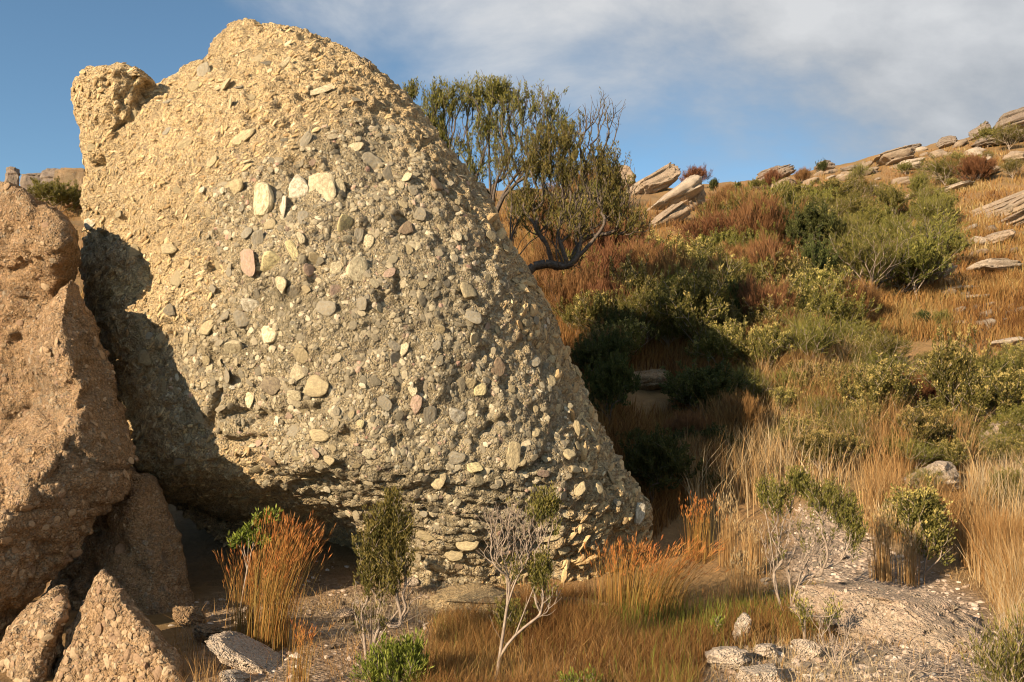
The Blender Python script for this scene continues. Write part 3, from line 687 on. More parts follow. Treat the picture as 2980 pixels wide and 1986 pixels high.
def rock(px, py, wpx, hpx, tilt, mat, name, label, seed, group=None, depth=.8, bury=.25, boxy=.7, layers=4., base_py=None, Y=None, weather=.6, sub=4, yaw=None, cuts=6, cat='rock', rough=.12, peb=0):
    if sub == 4: sub = 5
    if Y is None:
        g_ = ground_at(px, base_py if base_py else py + hpx * .45)
        if g_ is None: g_ = ground_at(px, py + hpx * .5 + 25)
        Y = 57.0 if g_ is None else min(g_[1], 57.0)
    c = at(px, py, Y); sx, sz = metres(wpx, Y) / 2, metres(hpx, Y) / 2
    V, F0 = rock_verts(seed, sub, boxy, layers, cuts, rough)
    V = V / np.abs(V).max(0)
    V = V * np.array((sx, sx * depth, sz))
    r_ = np.random.default_rng(seed + 5); ya = r_.uniform(-.35, .35) if yaw is None else yaw
    M = np.array(Matrix.Rotation(R(-tilt), 3, 'Y') @ Matrix.Rotation(ya, 3, 'Z') @ Matrix.Rotation(r_.uniform(-.15, .15), 3, 'X'))
    V = V @ M.T
    c = c + np.array((0, sx * depth * .4, 0))
    gz = float(height(c[0], c[1]))
    low = c[2] + V[:, 2].min()
    if low > gz - .06 * sz:                       # reach down into the ground
        V[:, 2] = np.where(V[:, 2] < 0, V[:, 2] * (1 + (low - gz + .12 * sz) / max(-V[:, 2].min(), 1e-3)), V[:, 2])
    base = np.array((c[0], c[1], min(gz, c[2])))
    o = link(name, mesh(name, V + c - base, F0, mat, {'weather': np.clip(weather + .5 * fbm(V * 3, seed, 2), 0, 1)}), loc=base)
    tag(o, label, cat, group)
    if peb:
        T = np.column_stack((F0, F0[:, 2])); sp, fi_, nn = sample_surface(V + c, T, peb, r_, facing_cam)
        nn = unit(np.cross(V[F0[fi_, 1]] - V[F0[fi_, 0]], V[F0[fi_, 2]] - V[F0[fi_, 0]]))
        pebble_cloud('pebbles', sp, nn, .004 + .013 * r_.random(peb) ** 3, M_GRAVEL, o, base, r_, tint=.55 * r_.random(peb))
    return o
g1 = 'rocks and slabs scattered on the hillside'
HR = [
 (1815, 520, 75, 85, 0, M_HILL, 'hill_rock', 'rounded pinkish rock peeping out beside the tree behind the boulder', {}),
 (1900, 528, 190, 80, 30, M_HILL, 'tilted_slab', 'upper of three stacked tilted slabs on the skyline right of the tree', {'boxy': .55}),
 (1950, 582, 230, 62, 32, M_PALE, 'tilted_slab', 'pale middle slab of the three tilted slabs right of the tree', {'boxy': .5}),
 (1950, 632, 190, 60, 36, M_HILL, 'tilted_slab', 'lowest and shortest of the three tilted slabs right of the tree', {'boxy': .5}),
 (2020, 565, 75, 90, 10, M_HILL, 'hill_rock', 'pale upright block just right of the three tilted slabs', {}),
 (2135, 600, 75, 45, 10, M_HILL, 'hill_rock', 'small pale rock among brush below the dark wedge rock', {}),
 (2255, 600, 75, 38, 5, M_PALE, 'hill_rock', 'low pale rock above the dense dark green shrub', {}),
 (2262, 502, 120, 52, 22, M_RIDGE, 'ridge_rock', 'dark wedge-shaped rock on the skyline, left end of the ridge', {'boxy': .6, 'layers': 7}),
 (2290, 535, 90, 44, 4, M_HILL, 'ridge_rock', 'square tan block under the dark wedge rock on the skyline', {'boxy': .45}),
 (2405, 482, 66, 34, 12, M_RIDGE, 'ridge_rock', 'low rounded dark rock on the skyline right of the wedge rock', {}),
 (2480, 488, 60, 22, 8, M_RIDGE, 'ridge_rock', 'thin dark ledge on the skyline between two larger ridge rocks', {}),
 (2610, 455, 120, 44, 16, M_HILL, 'ridge_rock', 'broad tan slab just under the skyline at mid ridge', {'boxy': .6}),
 (2660, 478, 80, 38, 10, M_PALE, 'hill_rock', 'pale rock below the broad tan slab at mid ridge', {}),
 (2760, 412, 62, 34, 10, M_RIDGE, 'ridge_rock', 'small dark dome on the skyline left of the summit crag', {}),
 (2865, 378, 80, 48, 24, M_RIDGE, 'summit_crag', 'left dark block of the summit crag at the right end of the ridge', {'boxy': .6}),
 (2950, 352, 130, 62, 18, M_RIDGE, 'summit_crag', 'highest dark block of the summit crag in the top right', {'boxy': .6, 'layers': 6}),
 (2920, 398, 170, 52, 8, M_RIDGE, 'summit_crag', 'wide dark base block of the summit crag', {'boxy': .6}),
 (2960, 585, 390, 62, 24, M_HILL, 'dipping_slab', 'long upper slab dipping steeply at the right edge', {'boxy': .45, 'layers': 6}),
 (2970, 640, 380, 46, 22, M_HILL, 'dipping_slab', 'long lower slab under the upper dipping slab at the right edge', {'boxy': .45, 'layers': 6}),
 (2600, 668, 165, 58, 6, M_HILL, 'domed_rock', 'broad domed pale rock with a split lower edge, among green bushes', {'boxy': .65, 'layers': 6}),
 (2930, 778, 210, 36, 2, M_PALE, 'flat_slab', 'flat pale slab lying level in orange grass at the right edge', {'boxy': .5}),
 (2715, 812, 165, 34, 27, M_HILL, 'leaning_slab', 'thin dark slab leaning out of the grass left of the flat pale slab', {'boxy': .5}),
 (2780, 545, 130, 26, 14, M_PALE, 'hill_rock', 'thin pale ledge in grass left of the long dipping slab', {}),
 (2720, 590, 90, 22, 20, M_HILL, 'hill_rock', 'narrow tilted ledge below the thin pale ledge', {}),
 (2850, 470, 95, 34, 12, M_PALE, 'hill_rock', 'pale tilted rock under the summit crag', {}),
 (2955, 460, 80, 44, 8, M_HILL, 'hill_rock', 'blocky tan rock at the right edge under the summit crag', {}),
 (2660, 430, 60, 18, 10, M_RIDGE, 'ridge_rock', 'thin dark ledge on the skyline above the broad tan slab', {}),
 (2920, 690, 110, 40, 15, M_HILL, 'hill_rock', 'dark-hollowed rock under the lower dipping slab', {}),
 (2860, 700, 60, 30, 0, M_PALE, 'hill_rock', 'small pale rock left of the dark-hollowed rock', {}),
 (1885, 1104, 145, 72, 4, M_LEFT, 'shaded_rock', 'reddish rock half in the big boulder shadow among dark shrubs', {'boxy': .75}),
 (2165, 1185, 85, 50, 5, M_HILL, 'grass_rock', 'small rock in grass right of the reddish half-shaded rock', {}),
 (2735, 1392, 180, 96, 3, M_PALE, 'grass_dome', 'smooth pale dome rising from tall dry grass', {'boxy': .9}),
 (2945, 1290, 190, 130, 0, M_HILL, 'grass_dome', 'large pale rounded rock at the right edge among grass', {'boxy': .9}),
 (2480, 1255, 60, 20, 0, M_PALE, 'grass_rock', 'small flat pale rock in grass left of the olive shrubs', {}),
 (2940, 1000, 100, 36, 5, M_PALE, 'grass_rock', 'low pale rock in orange grass at the right edge', {}),
 (2800, 940, 70, 18, 8, M_PALE, 'grass_rock', 'thin pale rock in orange grass left of the low pale one', {}),
 (2780, 840, 150, 20, 10, M_PALE, 'grass_rock', 'long thin pale rock in orange grass below the flat slab', {}),
 (2840, 865, 90, 18, 4, M_PALE, 'grass_rock', 'small flat rock below the long thin pale rock', {}),
 (34, 512, 52, 66, 8, M_RIDGE, 'far_pinnacle', 'small pointed pinnacle on the far left skyline', {'Y': 47., 'boxy': 1.0, 'cuts': 12}),
 (95, 520, 90, 60, 0, M_RIDGE, 'far_rock', 'rounded far rock right of the small pinnacle at left', {'Y': 46., 'boxy': .95}),
 (150, 528, 90, 90, 8, M_RIDGE, 'far_rock', 'taller far rock left of the green bush behind the boulder', {'Y': 43., 'boxy': .95}),
 (225, 535, 150, 130, 0, M_LEFT, 'far_rock', 'broad shaded far rock against the left side of the big boulder', {'Y': 36.}),
 (2640, 1826, 580, 195, -9, M_HILL, 'flat_boulder', 'broad low pinkish boulder lying in the gravel at lower right', {'boxy': .85, 'depth': 1.0, 'base_py': 1850, 'sub': 5, 'rough': .13, 'peb': 700, 'layers': 4, 'cuts': 8}),
 (2163, 1835, 56, 95, -6, M_PALE, 'upright_stone', 'small upright white stone standing in short orange grass', {}),
 (2355, 1893, 95, 56, -4, M_PALE, 'round_stone', 'round pink-faced stone sitting on the pale gravel', {'boxy': .85}),
 (2120, 1925, 140, 66, 6, M_PALE, 'flat_stone', 'flat broken cream stone at the bottom, left end of the gravel', {}),
 (2220, 1972, 170, 60, 0, M_PALE, 'flat_stone', 'flat cream stone at the bottom edge, right of the broken one', {}),
 (2235, 1898, 70, 50, 10, M_PALE, 'gravel_stone', 'blocky stone left of the round pink-faced stone', {}),
 (715, 1925, 270, 62, -27, M_PALE, 'pale_slab', 'pale gritty slab lying in front of the rust reed clump', {'boxy': .65}),
 (680, 1975, 90, 40, -10, M_PALE, 'gravel_stone', 'small pale stone at the bottom below the gritty slab', {}),
 (545, 1795, 100, 60, -30, M_LEFT, 'shaded_stone', 'brown stone in shade between the dark slab and the reeds', {}),
 (600, 1850, 110, 50, -10, M_LEFT, 'shaded_stone', 'low shaded stone just above the pale gritty slab', {}),
 (1400, 1748, 330, 46, 0, M_BOULDER, 'earth_ledge', 'low tan ledge along the foot of the big boulder', {'boxy': .6, 'weather': 1.0}),
 (1650, 1765, 260, 34, 0, M_BOULDER, 'earth_ledge', 'flat tan ledge under the dark hollow at the boulder foot', {'boxy': .6, 'weather': 1.0}),
 (1200, 1692, 56, 30, 8, M_PALE, 'gravel_stone', 'pale stone against the boulder foot beside the leafy shrub', {}),
 (1000, 1795, 80, 36, 5, M_HILL, 'gravel_stone', 'tan stone between the rust reeds and the leafy shrub', {}),
 (2470, 1740, 50, 34, 5, M_PALE, 'gravel_stone', 'white stone at the left side of the broad low boulder', {}),
 (2455, 1620, 26, 20, 0, M_PALE, 'gravel_stone', 'small white stone on the gravel slope above the broad low boulder', {}),
 (2260, 1735, 50, 30, 0, M_PALE, 'gravel_stone', 'pale stone at the foot of the bare grey shrub', {}),
 (2175, 1745, 56, 30, 0, M_PALE, 'gravel_stone', 'pale stone just left of the bare grey shrub', {}),
]
for i, (px, py, wp, hp, tl, mt, nm, lb, kw) in enumerate(HR):
    rock(px, py, wp, hp, tl, mt, nm, lb, 300 + i * 11, group=g1 if py < 1450 else 'loose stones in the foreground', **kw)

# scattered small rocks of the upper slope, in rows that can be counted
ORD = ['first', 'second', 'third', 'fourth', 'fifth', 'sixth', 'seventh', 'eighth', 'ninth', 'tenth', 'eleventh', 'twelfth', 'thirteenth', 'fourteenth', 'fifteenth', 'sixteenth', 'seventeenth', 'eighteenth', 'nineteenth', 'twentieth',
       'twenty-first', 'twenty-second', 'twenty-third', 'twenty-fourth', 'twenty-fifth', 'twenty-sixth', 'twenty-seventh', 'twenty-eighth', 'twenty-ninth', 'thirtieth']
def label_rows(items, zones, what, cat, group):
    """items (px, obj, zone) -> nth from the left of its zone"""
    for z, phrase in zones.items():
        row = sorted([it for it in items if it[2] == z], key=lambda a: a[0])
        for k, it in enumerate(row):
            tag(it[1], f'{ORD[min(k, 29)]} {what} from the left {phrase}', cat, group)
SMALL = []
for k in range(8):
    V, F0 = rock_verts(900 + k * 7, 3, .6, 5., 6); V = V / np.abs(V).max(0)
    SMALL.append([mesh('rubble_rock', V * .5, F0, m_, {'weather': np.full(len(V), .6)}) for m_ in (M_HILL, M_PALE)])
def scatter_rocks(poly, n, size, zone, seed, items, pale=.5):
    r_ = np.random.default_rng(seed); poly = np.array(poly); lo, hi = poly.min(0), poly.max(0); c = 0
    for _ in range(n * 6):
        if c >= n: break
        px, py = r_.uniform(lo, hi)
        if not inpoly(np.array([px]), np.array([py]), poly)[0]: continue
        g_ = ground_at(px, py)
        if g_ is None: continue
        s = metres(r_.uniform(*size), g_[1])
        me = SMALL[r_.integers(8)][int(r_.random() < pale)]
        o = link('rubble_rock', me, loc=(g_[0], g_[1], g_[2] + s * .05), rot=(r_.uniform(-.1, .1), -R(r_.uniform(5, 28)), r_.uniform(-.5, .5)), scale=(s, s * .7, s * r_.uniform(.25, .5)))
        items.append((px, o, zone)); c += 1
ITEMS = []
scatter_rocks(fv([(1830, 405), (2020, 365), (2200, 330), (2240, 350), (2060, 400), (1850, 430)]), 24, (24, 75), 'a', 1, ITEMS, .1)
scatter_rocks(fv([(1830, 432), (2060, 405), (2250, 350), (2340, 380), (2330, 410), (2080, 460), (1850, 470)]), 29, (24, 80), 'b', 2, ITEMS, .35)
scatter_rocks(fv([(2100, 500), (2340, 530), (2345, 600), (2240, 640), (2230, 570), (2090, 540)]), 14, (24, 60), 'c', 3, ITEMS)
scatter_rocks(fv([(2140, 670), (2345, 650), (2345, 790), (2200, 760)]), 16, (22, 60), 'd', 4, ITEMS)
scatter_rocks(fv([(1560, 450), (1800, 440), (1820, 500), (1640, 505)]), 12, (22, 50), 'e', 5, ITEMS)
label_rows(ITEMS, {'a': 'in the rubble just under the skyline', 'b': 'in the second rubble band below the skyline', 'c': 'below the long dipping slabs',
                   'd': 'in the orange grass at right', 'e': 'beside the three tilted slabs'}, 'small hillside rock', 'rock', g1)

# gravel: stones too many to count, and the larger ones singly
def gravel_stuff():
    r_ = np.random.default_rng(77); n = 60000
    P = np.stack((r_.uniform(-5, 9, n), r_.uniform(3.2, 11.5, n)), 1); Z = height(P[:, 0], P[:, 1]); P = np.column_stack((P, Z))
    px, py, _ = project(P)
    a = np.maximum(sstep(-50, 30, polydist(px, py, GRAVEL) + 40 * fbm(P * 2, 5, 2)), .32 * sstep(-40, 40, polydist(px, py, GRAVEL2) + 90 * fbm(P * 2, 6, 2)))
    k = r_.random(n) < a * .8; P = P[k]
    rr_ = .005 + .034 * r_.random(len(P)) ** 4.2
    nn = unit(np.column_stack((r_.normal(0, .3, (len(P), 2)), np.ones(len(P)))))
    P[:, 2] -= rr_ * .05
    me_o = pebble_cloud('gravel', P, nn, rr_, M_GRAVEL, None, np.zeros(3), r_)
    tag(me_o, 'loose pale pink gravel spread over the ground in front', 'gravel', kind='stuff')
gravel_stuff()
ITEMS = []
scatter_rocks(fv([(1630, 1500), (2180, 1500), (2200, 1560), (1600, 1560)]), 22, (22, 52), 'a', 11, ITEMS, 1.0)
scatter_rocks(fv([(1740, 1300), (1960, 1200), (1990, 1260), (1900, 1330), (1760, 1380)]), 18, (16, 36), 'b', 12, ITEMS, 1.0)
scatter_rocks(fv([(740, 1385), (980, 1340), (1080, 1400), (980, 1440), (740, 1500)]), 20, (18, 46), 'c', 13, ITEMS, .5)
label_rows(ITEMS, {'a': 'in the gravel along the bottom right', 'b': 'on the gravel behind the bare grey shrub', 'c': 'between rust reeds and bare sapling'}, 'small pale stone', 'stone', 'loose stones in the foreground')

# ------------------------------------------------------------------ plants
def tubes(E, sides=4):
    """E (n,8): p0, p1, r0, r1 -> frustums"""
    E = np.asarray(E, float); p0, p1, r0, r1 = E[:, :3], E[:, 3:6], E[:, 6], E[:, 7]
    d = unit(p1 - p0); ref = np.where(np.abs(d[:, 2:3]) > .9, np.array((1., 0, 0)), np.array((0, 0, 1.)))
    a = unit(np.cross(d, ref)); b = np.cross(d, a)
    th = np.arange(sides) * 2 * math.pi / sides
    ring = a[:, None] * np.cos(th)[None, :, None] + b[:, None] * np.sin(th)[None, :, None]
    V = np.concatenate((p0[:, None] + ring * r0[:, None, None], p1[:, None] + ring * r1[:, None, None]), 1)
    i = np.arange(sides); j = (i + 1) % sides
    f = np.stack((i, j, j + sides, i + sides), 1)
    Fa = (f[None] + (np.arange(len(E)) * 2 * sides)[:, None, None]).reshape(-1, 4)
    return V.reshape(-1, 3), Fa
def grow(trunks, tips, rng, r_tip=.003, r_exp=.45, wig=.07, up=.25):
    """trunks: list of polylines (first one from the ground); tips attach one by one to the nearest branch"""
    nodes = []; par = []
    for tr in trunks:
        start = len(nodes)
        for i, q in enumerate(tr):
            if i == 0:
                if start == 0: nodes.append(np.array(q, float)); par.append(-1)
                else:
                    A = np.array(nodes); k = int(np.argmin(np.linalg.norm(A - np.array(q), axis=1))); nodes.append(np.array(q, float)); par.append(k)
            else: nodes.append(np.array(q, float)); par.append(len(nodes) - 2)
    base = nodes[0]
    tips = np.array(tips); order = np.argsort(np.linalg.norm(tips - base, axis=1)); A = np.zeros((len(nodes) + len(tips) * 3 + 5, 3)); A[:len(nodes)] = nodes; n = len(nodes)
    ends = []; DR = np.zeros_like(A); DR[:, 2] = 1
    for i in range(1, n): DR[i] = unit(A[i] - A[par[i]])
    for t_ in tips[order]:
        v_ = t_ - A[:n]; dist = np.linalg.norm(v_, axis=1)
        cost = dist + np.maximum(0, -v_[:, 2]) * 1.6 + np.maximum(0, np.abs(v_[:, :2]).sum(1) - 1.1 * np.maximum(v_[:, 2], 0)) * .9
        cost[0] += .3
        cost = cost + dist * (1 - (v_ * DR[:n]).sum(1) / (dist + 1e-6)) * 1.1
        k = int(np.argmin(cost)); D = dist[k]; a = A[k]
        m1 = a + (t_ - a) * .38 + rng.normal(0, wig * D * .6, 3) * np.array((1, 1, .5)); m1[2] -= up * D * .12
        m2 = a + (t_ - a) * .72 + rng.normal(0, wig * D * .5, 3); m2[2] -= up * D * .10
        for q, pk in ((m1, k), (m2, n), (t_, n + 1)):
            A[n] = q; DR[n] = unit(q - A[pk]); par.append(pk); n += 1
        ends.append(n - 1)
    cnt = np.zeros(n); cnt[ends] = 1
    for i in range(n - 1, 0, -1): cnt[par[i]] += cnt[i]
    rad = r_tip * np.maximum(cnt, 1) ** r_exp
    big = np.full(n, -1)
    for i in range(1, n):
        if big[par[i]] < 0 or cnt[i] > cnt[big[par[i]]]: big[par[i]] = i
    mv = np.array([i for i in range(1, n) if big[i] >= 0]); pm = np.array(par)[mv]
    for _ in range(6): A[mv] = .45 * A[mv] + .275 * (A[pm] + A[big[mv]])
    pa = np.array(par[1:n]); ch = np.arange(1, n)
    r0 = np.minimum(rad[pa], rad[ch] * 1.6)
    E = np.column_stack((A[pa], A[ch], r0, rad[ch]))
    ends = np.array(ends); dirs = unit(A[ends] - A[np.array(par)[ends]])
    return E, A[ends], dirs
def leaves(tp, td, rng, n, shoot, ln, wd, spread, upbias=.6, tip=0.0, tiplen=None):
    """brush-like shoots: n leaves round each tip"""
    m = len(tp); d = unit(td + np.array((0, 0, upbias)))
    P = np.repeat(tp, n, 0); D = np.repeat(d, n, 0); s = rng.random(m * n)
    P = P + D * ((s - .75) * shoot)[:, None]
    rad = unit(np.cross(D, rng.normal(size=D.shape)))
    P = P + rad * (rng.random(m * n) * shoot * .12)[:, None]
    l_dir = unit(D + rad * (spread * rng.uniform(.5, 1.3, m * n))[:, None])
    Ln = ln * rng.uniform(.6, 1.25, m * n); Wd = wd * rng.uniform(.7, 1.3, m * n)
    sd = unit(np.cross(l_dir, rng.normal(size=l_dir.shape))) * Wd[:, None] * .5
    nrm = np.cross(l_dir, sd)
    mid = P + l_dir * (Ln * .55)[:, None]
    V = np.stack((P, mid + sd, P + l_dir * Ln[:, None], mid - sd), 1)
    tn = np.clip(rng.random(m * n) * .55 + .25 * s + np.repeat(rng.normal(0, .1, m), n), 0, .78)
    if tip > 0: tn = np.where((s > .72) & (np.repeat(rng.random(m) < tip, n)), rng.uniform(.8, 1, m * n), tn)
    Fa = np.arange(m * n * 4).reshape(-1, 4)
    return V.reshape(-1, 3), Fa, np.repeat(tn, 4)
def ellipsoid_tips(rng, c, r, n, shell=.5, zmin=None):
    q = unit(rng.normal(size=(n, 3))) * np.clip(np.abs(rng.normal(.66, .30, (n, 1))), .05, 1.5)
    q = np.array(c) + q * np.array(r)
    if zmin is not None: q[:, 2] = np.maximum(q[:, 2], zmin + rng.random(n) * .1)
    return q
def plant(name, loc, E, leafsets, bark, leafmat, sides=4, foliage='foliage', stem='branches'):
    root = empty(name, loc)
    V, Fa = tubes(E, sides); link(stem, mesh(stem, V, Fa, bark, {'tint': np.full(len(V), .5)}), root)
    if leafsets:
        V = []; Fs = []; T = []; o = 0
        for v_, f_, t_ in leafsets: V.append(v_); Fs.append(f_ + o); T.append(t_); o += len(v_)
        link(foliage, mesh(foliage, np.vstack(V), np.vstack(Fs), leafmat, {'tint': np.concatenate(T)}, smooth=False), root)['kind'] = 'stuff'
    return root

# --- shrub kinds for the hillside: unit height ~1, radius ~.5
def proto(kind, seed):
    r_ = np.random.default_rng(seed)
    lobes = [((r_.normal(0, .16), r_.normal(0, .16), r_.uniform(.5, .72)), (r_.uniform(.26, .42), r_.uniform(.26, .42), r_.uniform(.22, .34))) for _ in range(5)]
    n = {'green': 64, 'dark': 70, 'olive': 66, 'rust': 50, 'twig': 84}[kind]
    tips = np.vstack([ellipsoid_tips(r_, c, q, n, .35, .12) for c, q in lobes])
    tr = [[(0, 0, -.05), (.02, 0, .12), (.05, .02, .28)], [(0.02, 0, .1), (-.12, .05, .3)], [(.02, 0, .1), (.1, -.1, .3)]]
    E, tp, td = grow(tr, tips, r_, .0018, .36)
    if kind == 'green': ls = [leaves(tp, td, r_, 40, .14, .045, .012, .55, .9)]; mt, bk = M_GREEN, M_BARK
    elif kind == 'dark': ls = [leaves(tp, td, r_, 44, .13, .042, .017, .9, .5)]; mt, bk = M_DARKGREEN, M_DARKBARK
    elif kind == 'olive': ls = [leaves(tp, td, r_, 40, .17, .034, .014, .8, 1.3, .6)]; mt, bk = M_OLIVE, M_BARK
    elif kind == 'rust': ls = [leaves(tp, td, r_, 44, .26, .15, .006, .30, 1.2)]; mt, bk = M_RUST, M_DARKBARK
    else:
        k = r_.random(len(tp)) < .2
        ls = [leaves(tp[k], td[k], r_, 26, .13, .042, .012, .6, .8), leaves(tp, td, r_, 9, .18, .12, .0045, .7, .5)]; mt, bk = M_GREEN, M_TWIG
    return E, ls, mt, bk
PROTO = {}
for kd in ('green', 'dark', 'olive', 'rust', 'twig'):
    PROTO[kd] = []
    for s in range(3):
        E, ls, mt, bk = proto(kd, 40 + 13 * s + len(kd))
        Vb, Fb = tubes(E, 4)
        V = np.vstack([l_[0] for l_ in ls]); o = np.cumsum([0] + [len(l_[0]) for l_ in ls]); Fa = np.vstack([l_[1] + q for l_, q in zip(ls, o)]); T = np.concatenate([l_[2] for l_ in ls])
        PROTO[kd].append((mesh('branches', Vb, Fb, bk), mesh('foliage', V, Fa, mt, {'tint': T}, smooth=False)))
WORD = {'green': 'green', 'dark': 'dark green', 'olive': 'yellow-tipped olive', 'rust': 'rust-brown feathery', 'twig': 'grey twiggy'}
srng = random.Random(5)
def shrub(px, py, wpx, hpx, kind, label=None, Y=None, name='hill_shrub', group='shrubs on the hillside'):
    if Y is None:
        g_ = ground_at(px, py)
        if g_ is None: return None
    else:
        g_ = at(px, py, Y); g_[2] = height(g_[0], g_[1])
    wm, hm = metres(wpx, g_[1]), metres(hpx, g_[1])
    b_, f_ = PROTO[kind][srng.randrange(3)]
    root = empty(name, g_); root.rotation_euler = (0, 0, srng.uniform(0, 6.28)); root.scale = (wm, wm, hm * 1.08)
    link('branches', b_, root); link('foliage', f_, root)['kind'] = 'stuff'
    tag(root, label, 'shrub', group)
    return root
# overview pixels: centre x, base y, width, height
TS = [
 (1650, 585, 180, 90, 'rust', 'rust-brown feathery bush below the three tilted slabs'), (1730, 600, 160, 140, 'rust', 'second rust-brown bush, right of the one under the tilted slabs'), (1765, 700, 130, 150, 'rust', 'tall rust bush against the dense dark green shrub'),
 (1400, 660, 160, 150, 'rust', 'rust-brown bush right behind the tree at the boulder edge'), (1860, 605, 130, 140, 'dark', 'dense dark green shrub in the middle of the slope'), (1875, 690, 110, 140, 'dark', 'dark green shrub just below the dense one mid slope'),
 (1600, 830, 220, 210, 'olive', 'big yellow-tipped olive shrub in the middle of the brush'), (1530, 800, 150, 150, 'olive', 'olive shrub overlapping the left of the big olive one'), (1690, 790, 120, 150, 'dark', 'dark green clump at the right side of the big olive shrub'),
 (1790, 790, 190, 150, 'olive', 'olive shrub right of the dark clump mid slope'), (1900, 810, 190, 140, 'green', 'green shrub below the small tree with a bare trunk'), (1870, 880, 170, 160, 'twig', 'grey twiggy shrub above the straw grass'), (1760, 880, 130, 150, 'olive', 'upright olive shrub left of the grey twiggy one'),
 (2000, 690, 200, 160, 'twig', 'twiggy crown spreading left of the small bare-trunked tree'), (2110, 690, 180, 150, 'green', 'green crown of brush by the leaning thin slab'), (2080, 610, 170, 110, 'twig', 'grey-green brush under the domed pale rock'), (1900, 510, 170, 90, 'green', 'green brush below the square tan ridge block'),
 (1980, 470, 100, 60, 'twig', 'grey twiggy bush below the mid ridge'), (2170, 430, 120, 70, 'twig', 'twiggy bush on the upper slope right of the mid ridge'), (2250, 420, 90, 60, 'rust', 'rusty bush on the upper slope at right'), (2270, 340, 70, 50, 'green', 'green bush under the summit crag'), (2320, 345, 90, 60, 'twig', 'twiggy bush at the right edge under the summit crag'),
 (2050, 990, 200, 150, 'olive', 'leftmost of the three big olive shrubs on the right'), (2195, 985, 160, 215, 'olive', 'middle one of the three big olive shrubs on the right'), (2310, 1000, 190, 170, 'olive', 'olive shrub at the right edge above the rounded rock'), (2120, 1065, 140, 140, 'olive', 'olive shrub just above the smooth pale dome'), (2180, 1060, 70, 80, 'dark', 'small dark green shrub behind the smooth pale dome'),
 (2166, 760, 44, 50, 'green', 'small bright round shrub alone in the orange grass'), (2122, 752, 44, 40, 'dark', 'small dark shrub left of the bright round one'), (1915, 955, 66, 78, 'green', 'bright green conical shrub in the straw grass'),
 (1642, 448, 30, 40, 'dark', 'small dark conifer-like bush on the skyline'), (1695, 448, 26, 30, 'dark', 'tiny dark bush on the skyline right of the conifer-like one'), (1590, 435, 80, 46, 'rust', 'rusty bush on the skyline behind the tilted slabs'), (1890, 402, 24, 34, 'dark', 'tiny dark bush on the ridge by the rounded dark rock'),
 (1265, 640, 120, 130, 'green', 'green shrub hugging the boulder edge below the tree boughs'), (1335, 650, 150, 150, 'olive', 'olive shrub in front of the bushy tree trunk'), (1425, 650, 150, 140, 'green', 'green shrub right of the bushy tree trunk'),
 (1290, 660, 110, 110, 'dark', 'dark shrub under the dark boughs close to the boulder'), (1320, 760, 120, 130, 'rust', 'rust shrub close to the boulder edge at mid height'), (1390, 790, 140, 140, 'olive', 'olive shrub between the boulder edge and the brush'), (1370, 720, 130, 130, 'green', 'green shrub right of the dark one under the boughs'), (1440, 850, 140, 130, 'olive', 'olive shrub just above the boulder shadow near the rock'),
 (1460, 780, 150, 180, 'olive', 'olive shrub on the slope just right of the boulder edge'), (1330, 700, 120, 130, 'green', 'green shrub tight behind the boulder edge below the tree'), (1480, 690, 130, 120, 'rust', 'rusty shrub between the tree and the big olive shrub'), (1540, 680, 150, 110, 'green', 'green shrub under the first rust-brown bush'),
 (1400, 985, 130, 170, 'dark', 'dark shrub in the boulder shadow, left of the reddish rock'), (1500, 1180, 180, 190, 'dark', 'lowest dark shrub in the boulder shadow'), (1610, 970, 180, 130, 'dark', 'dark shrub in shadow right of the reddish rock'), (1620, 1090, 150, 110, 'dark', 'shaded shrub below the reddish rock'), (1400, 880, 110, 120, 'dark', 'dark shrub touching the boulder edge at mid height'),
 (1650, 860, 140, 120, 'olive', 'olive shrub at the upper rim of the boulder shadow'), (1720, 950, 130, 110, 'twig', 'brownish twiggy shrub at the right rim of the shadow'), (2020, 880, 160, 110, 'twig', 'grey twiggy shrub left of the three olive shrubs'), (1990, 1010, 110, 100, 'olive', 'low olive shrub in straw grass left of the olive trio'),
 (1880, 1090, 120, 110, 'olive', 'small olive shrub above the bare grey shrub'), (2100, 1260, 120, 130, 'olive', 'yellow-flecked shrub between tall straw clumps'), (2310, 1080, 100, 90, 'twig', 'grey twigs in front of the rounded rock at right edge'), (2340, 1180, 90, 80, 'twig', 'grey twigs at the right edge below the rounded rock'),
 (2150, 520, 110, 80, 'green', 'green brush left of the long dipping slabs'), (2180, 590, 90, 80, 'twig', 'twiggy brush at the foot of the long dipping slabs'), (2010, 560, 130, 90, 'green', 'green brush left of the domed pale rock'), (1950, 660, 110, 120, 'olive', 'olive brush right of the dark green shrub mid slope'), (1960, 590, 110, 100, 'twig', 'twiggy brush right of the dense dark shrub'),
 (135, 500, 140, 90, 'green', 'sunlit green bush wedged between the left rocks and the big boulder'), (150, 450, 110, 110, 'twig', 'bare grey bush on the far left skyline'), (195, 400, 60, 70, 'dark', 'dark bush at the left edge of the big boulder'), (55, 450, 80, 44, 'dark', 'dark low bush below the small far pinnacle'),
]
for t_ in TS:
    shrub(t_[0] * FV, t_[1] * FV, t_[2] * FV, t_[3] * FV, t_[4], t_[5], t_[6] if len(t_) > 6 else None)
ITEMS = {}
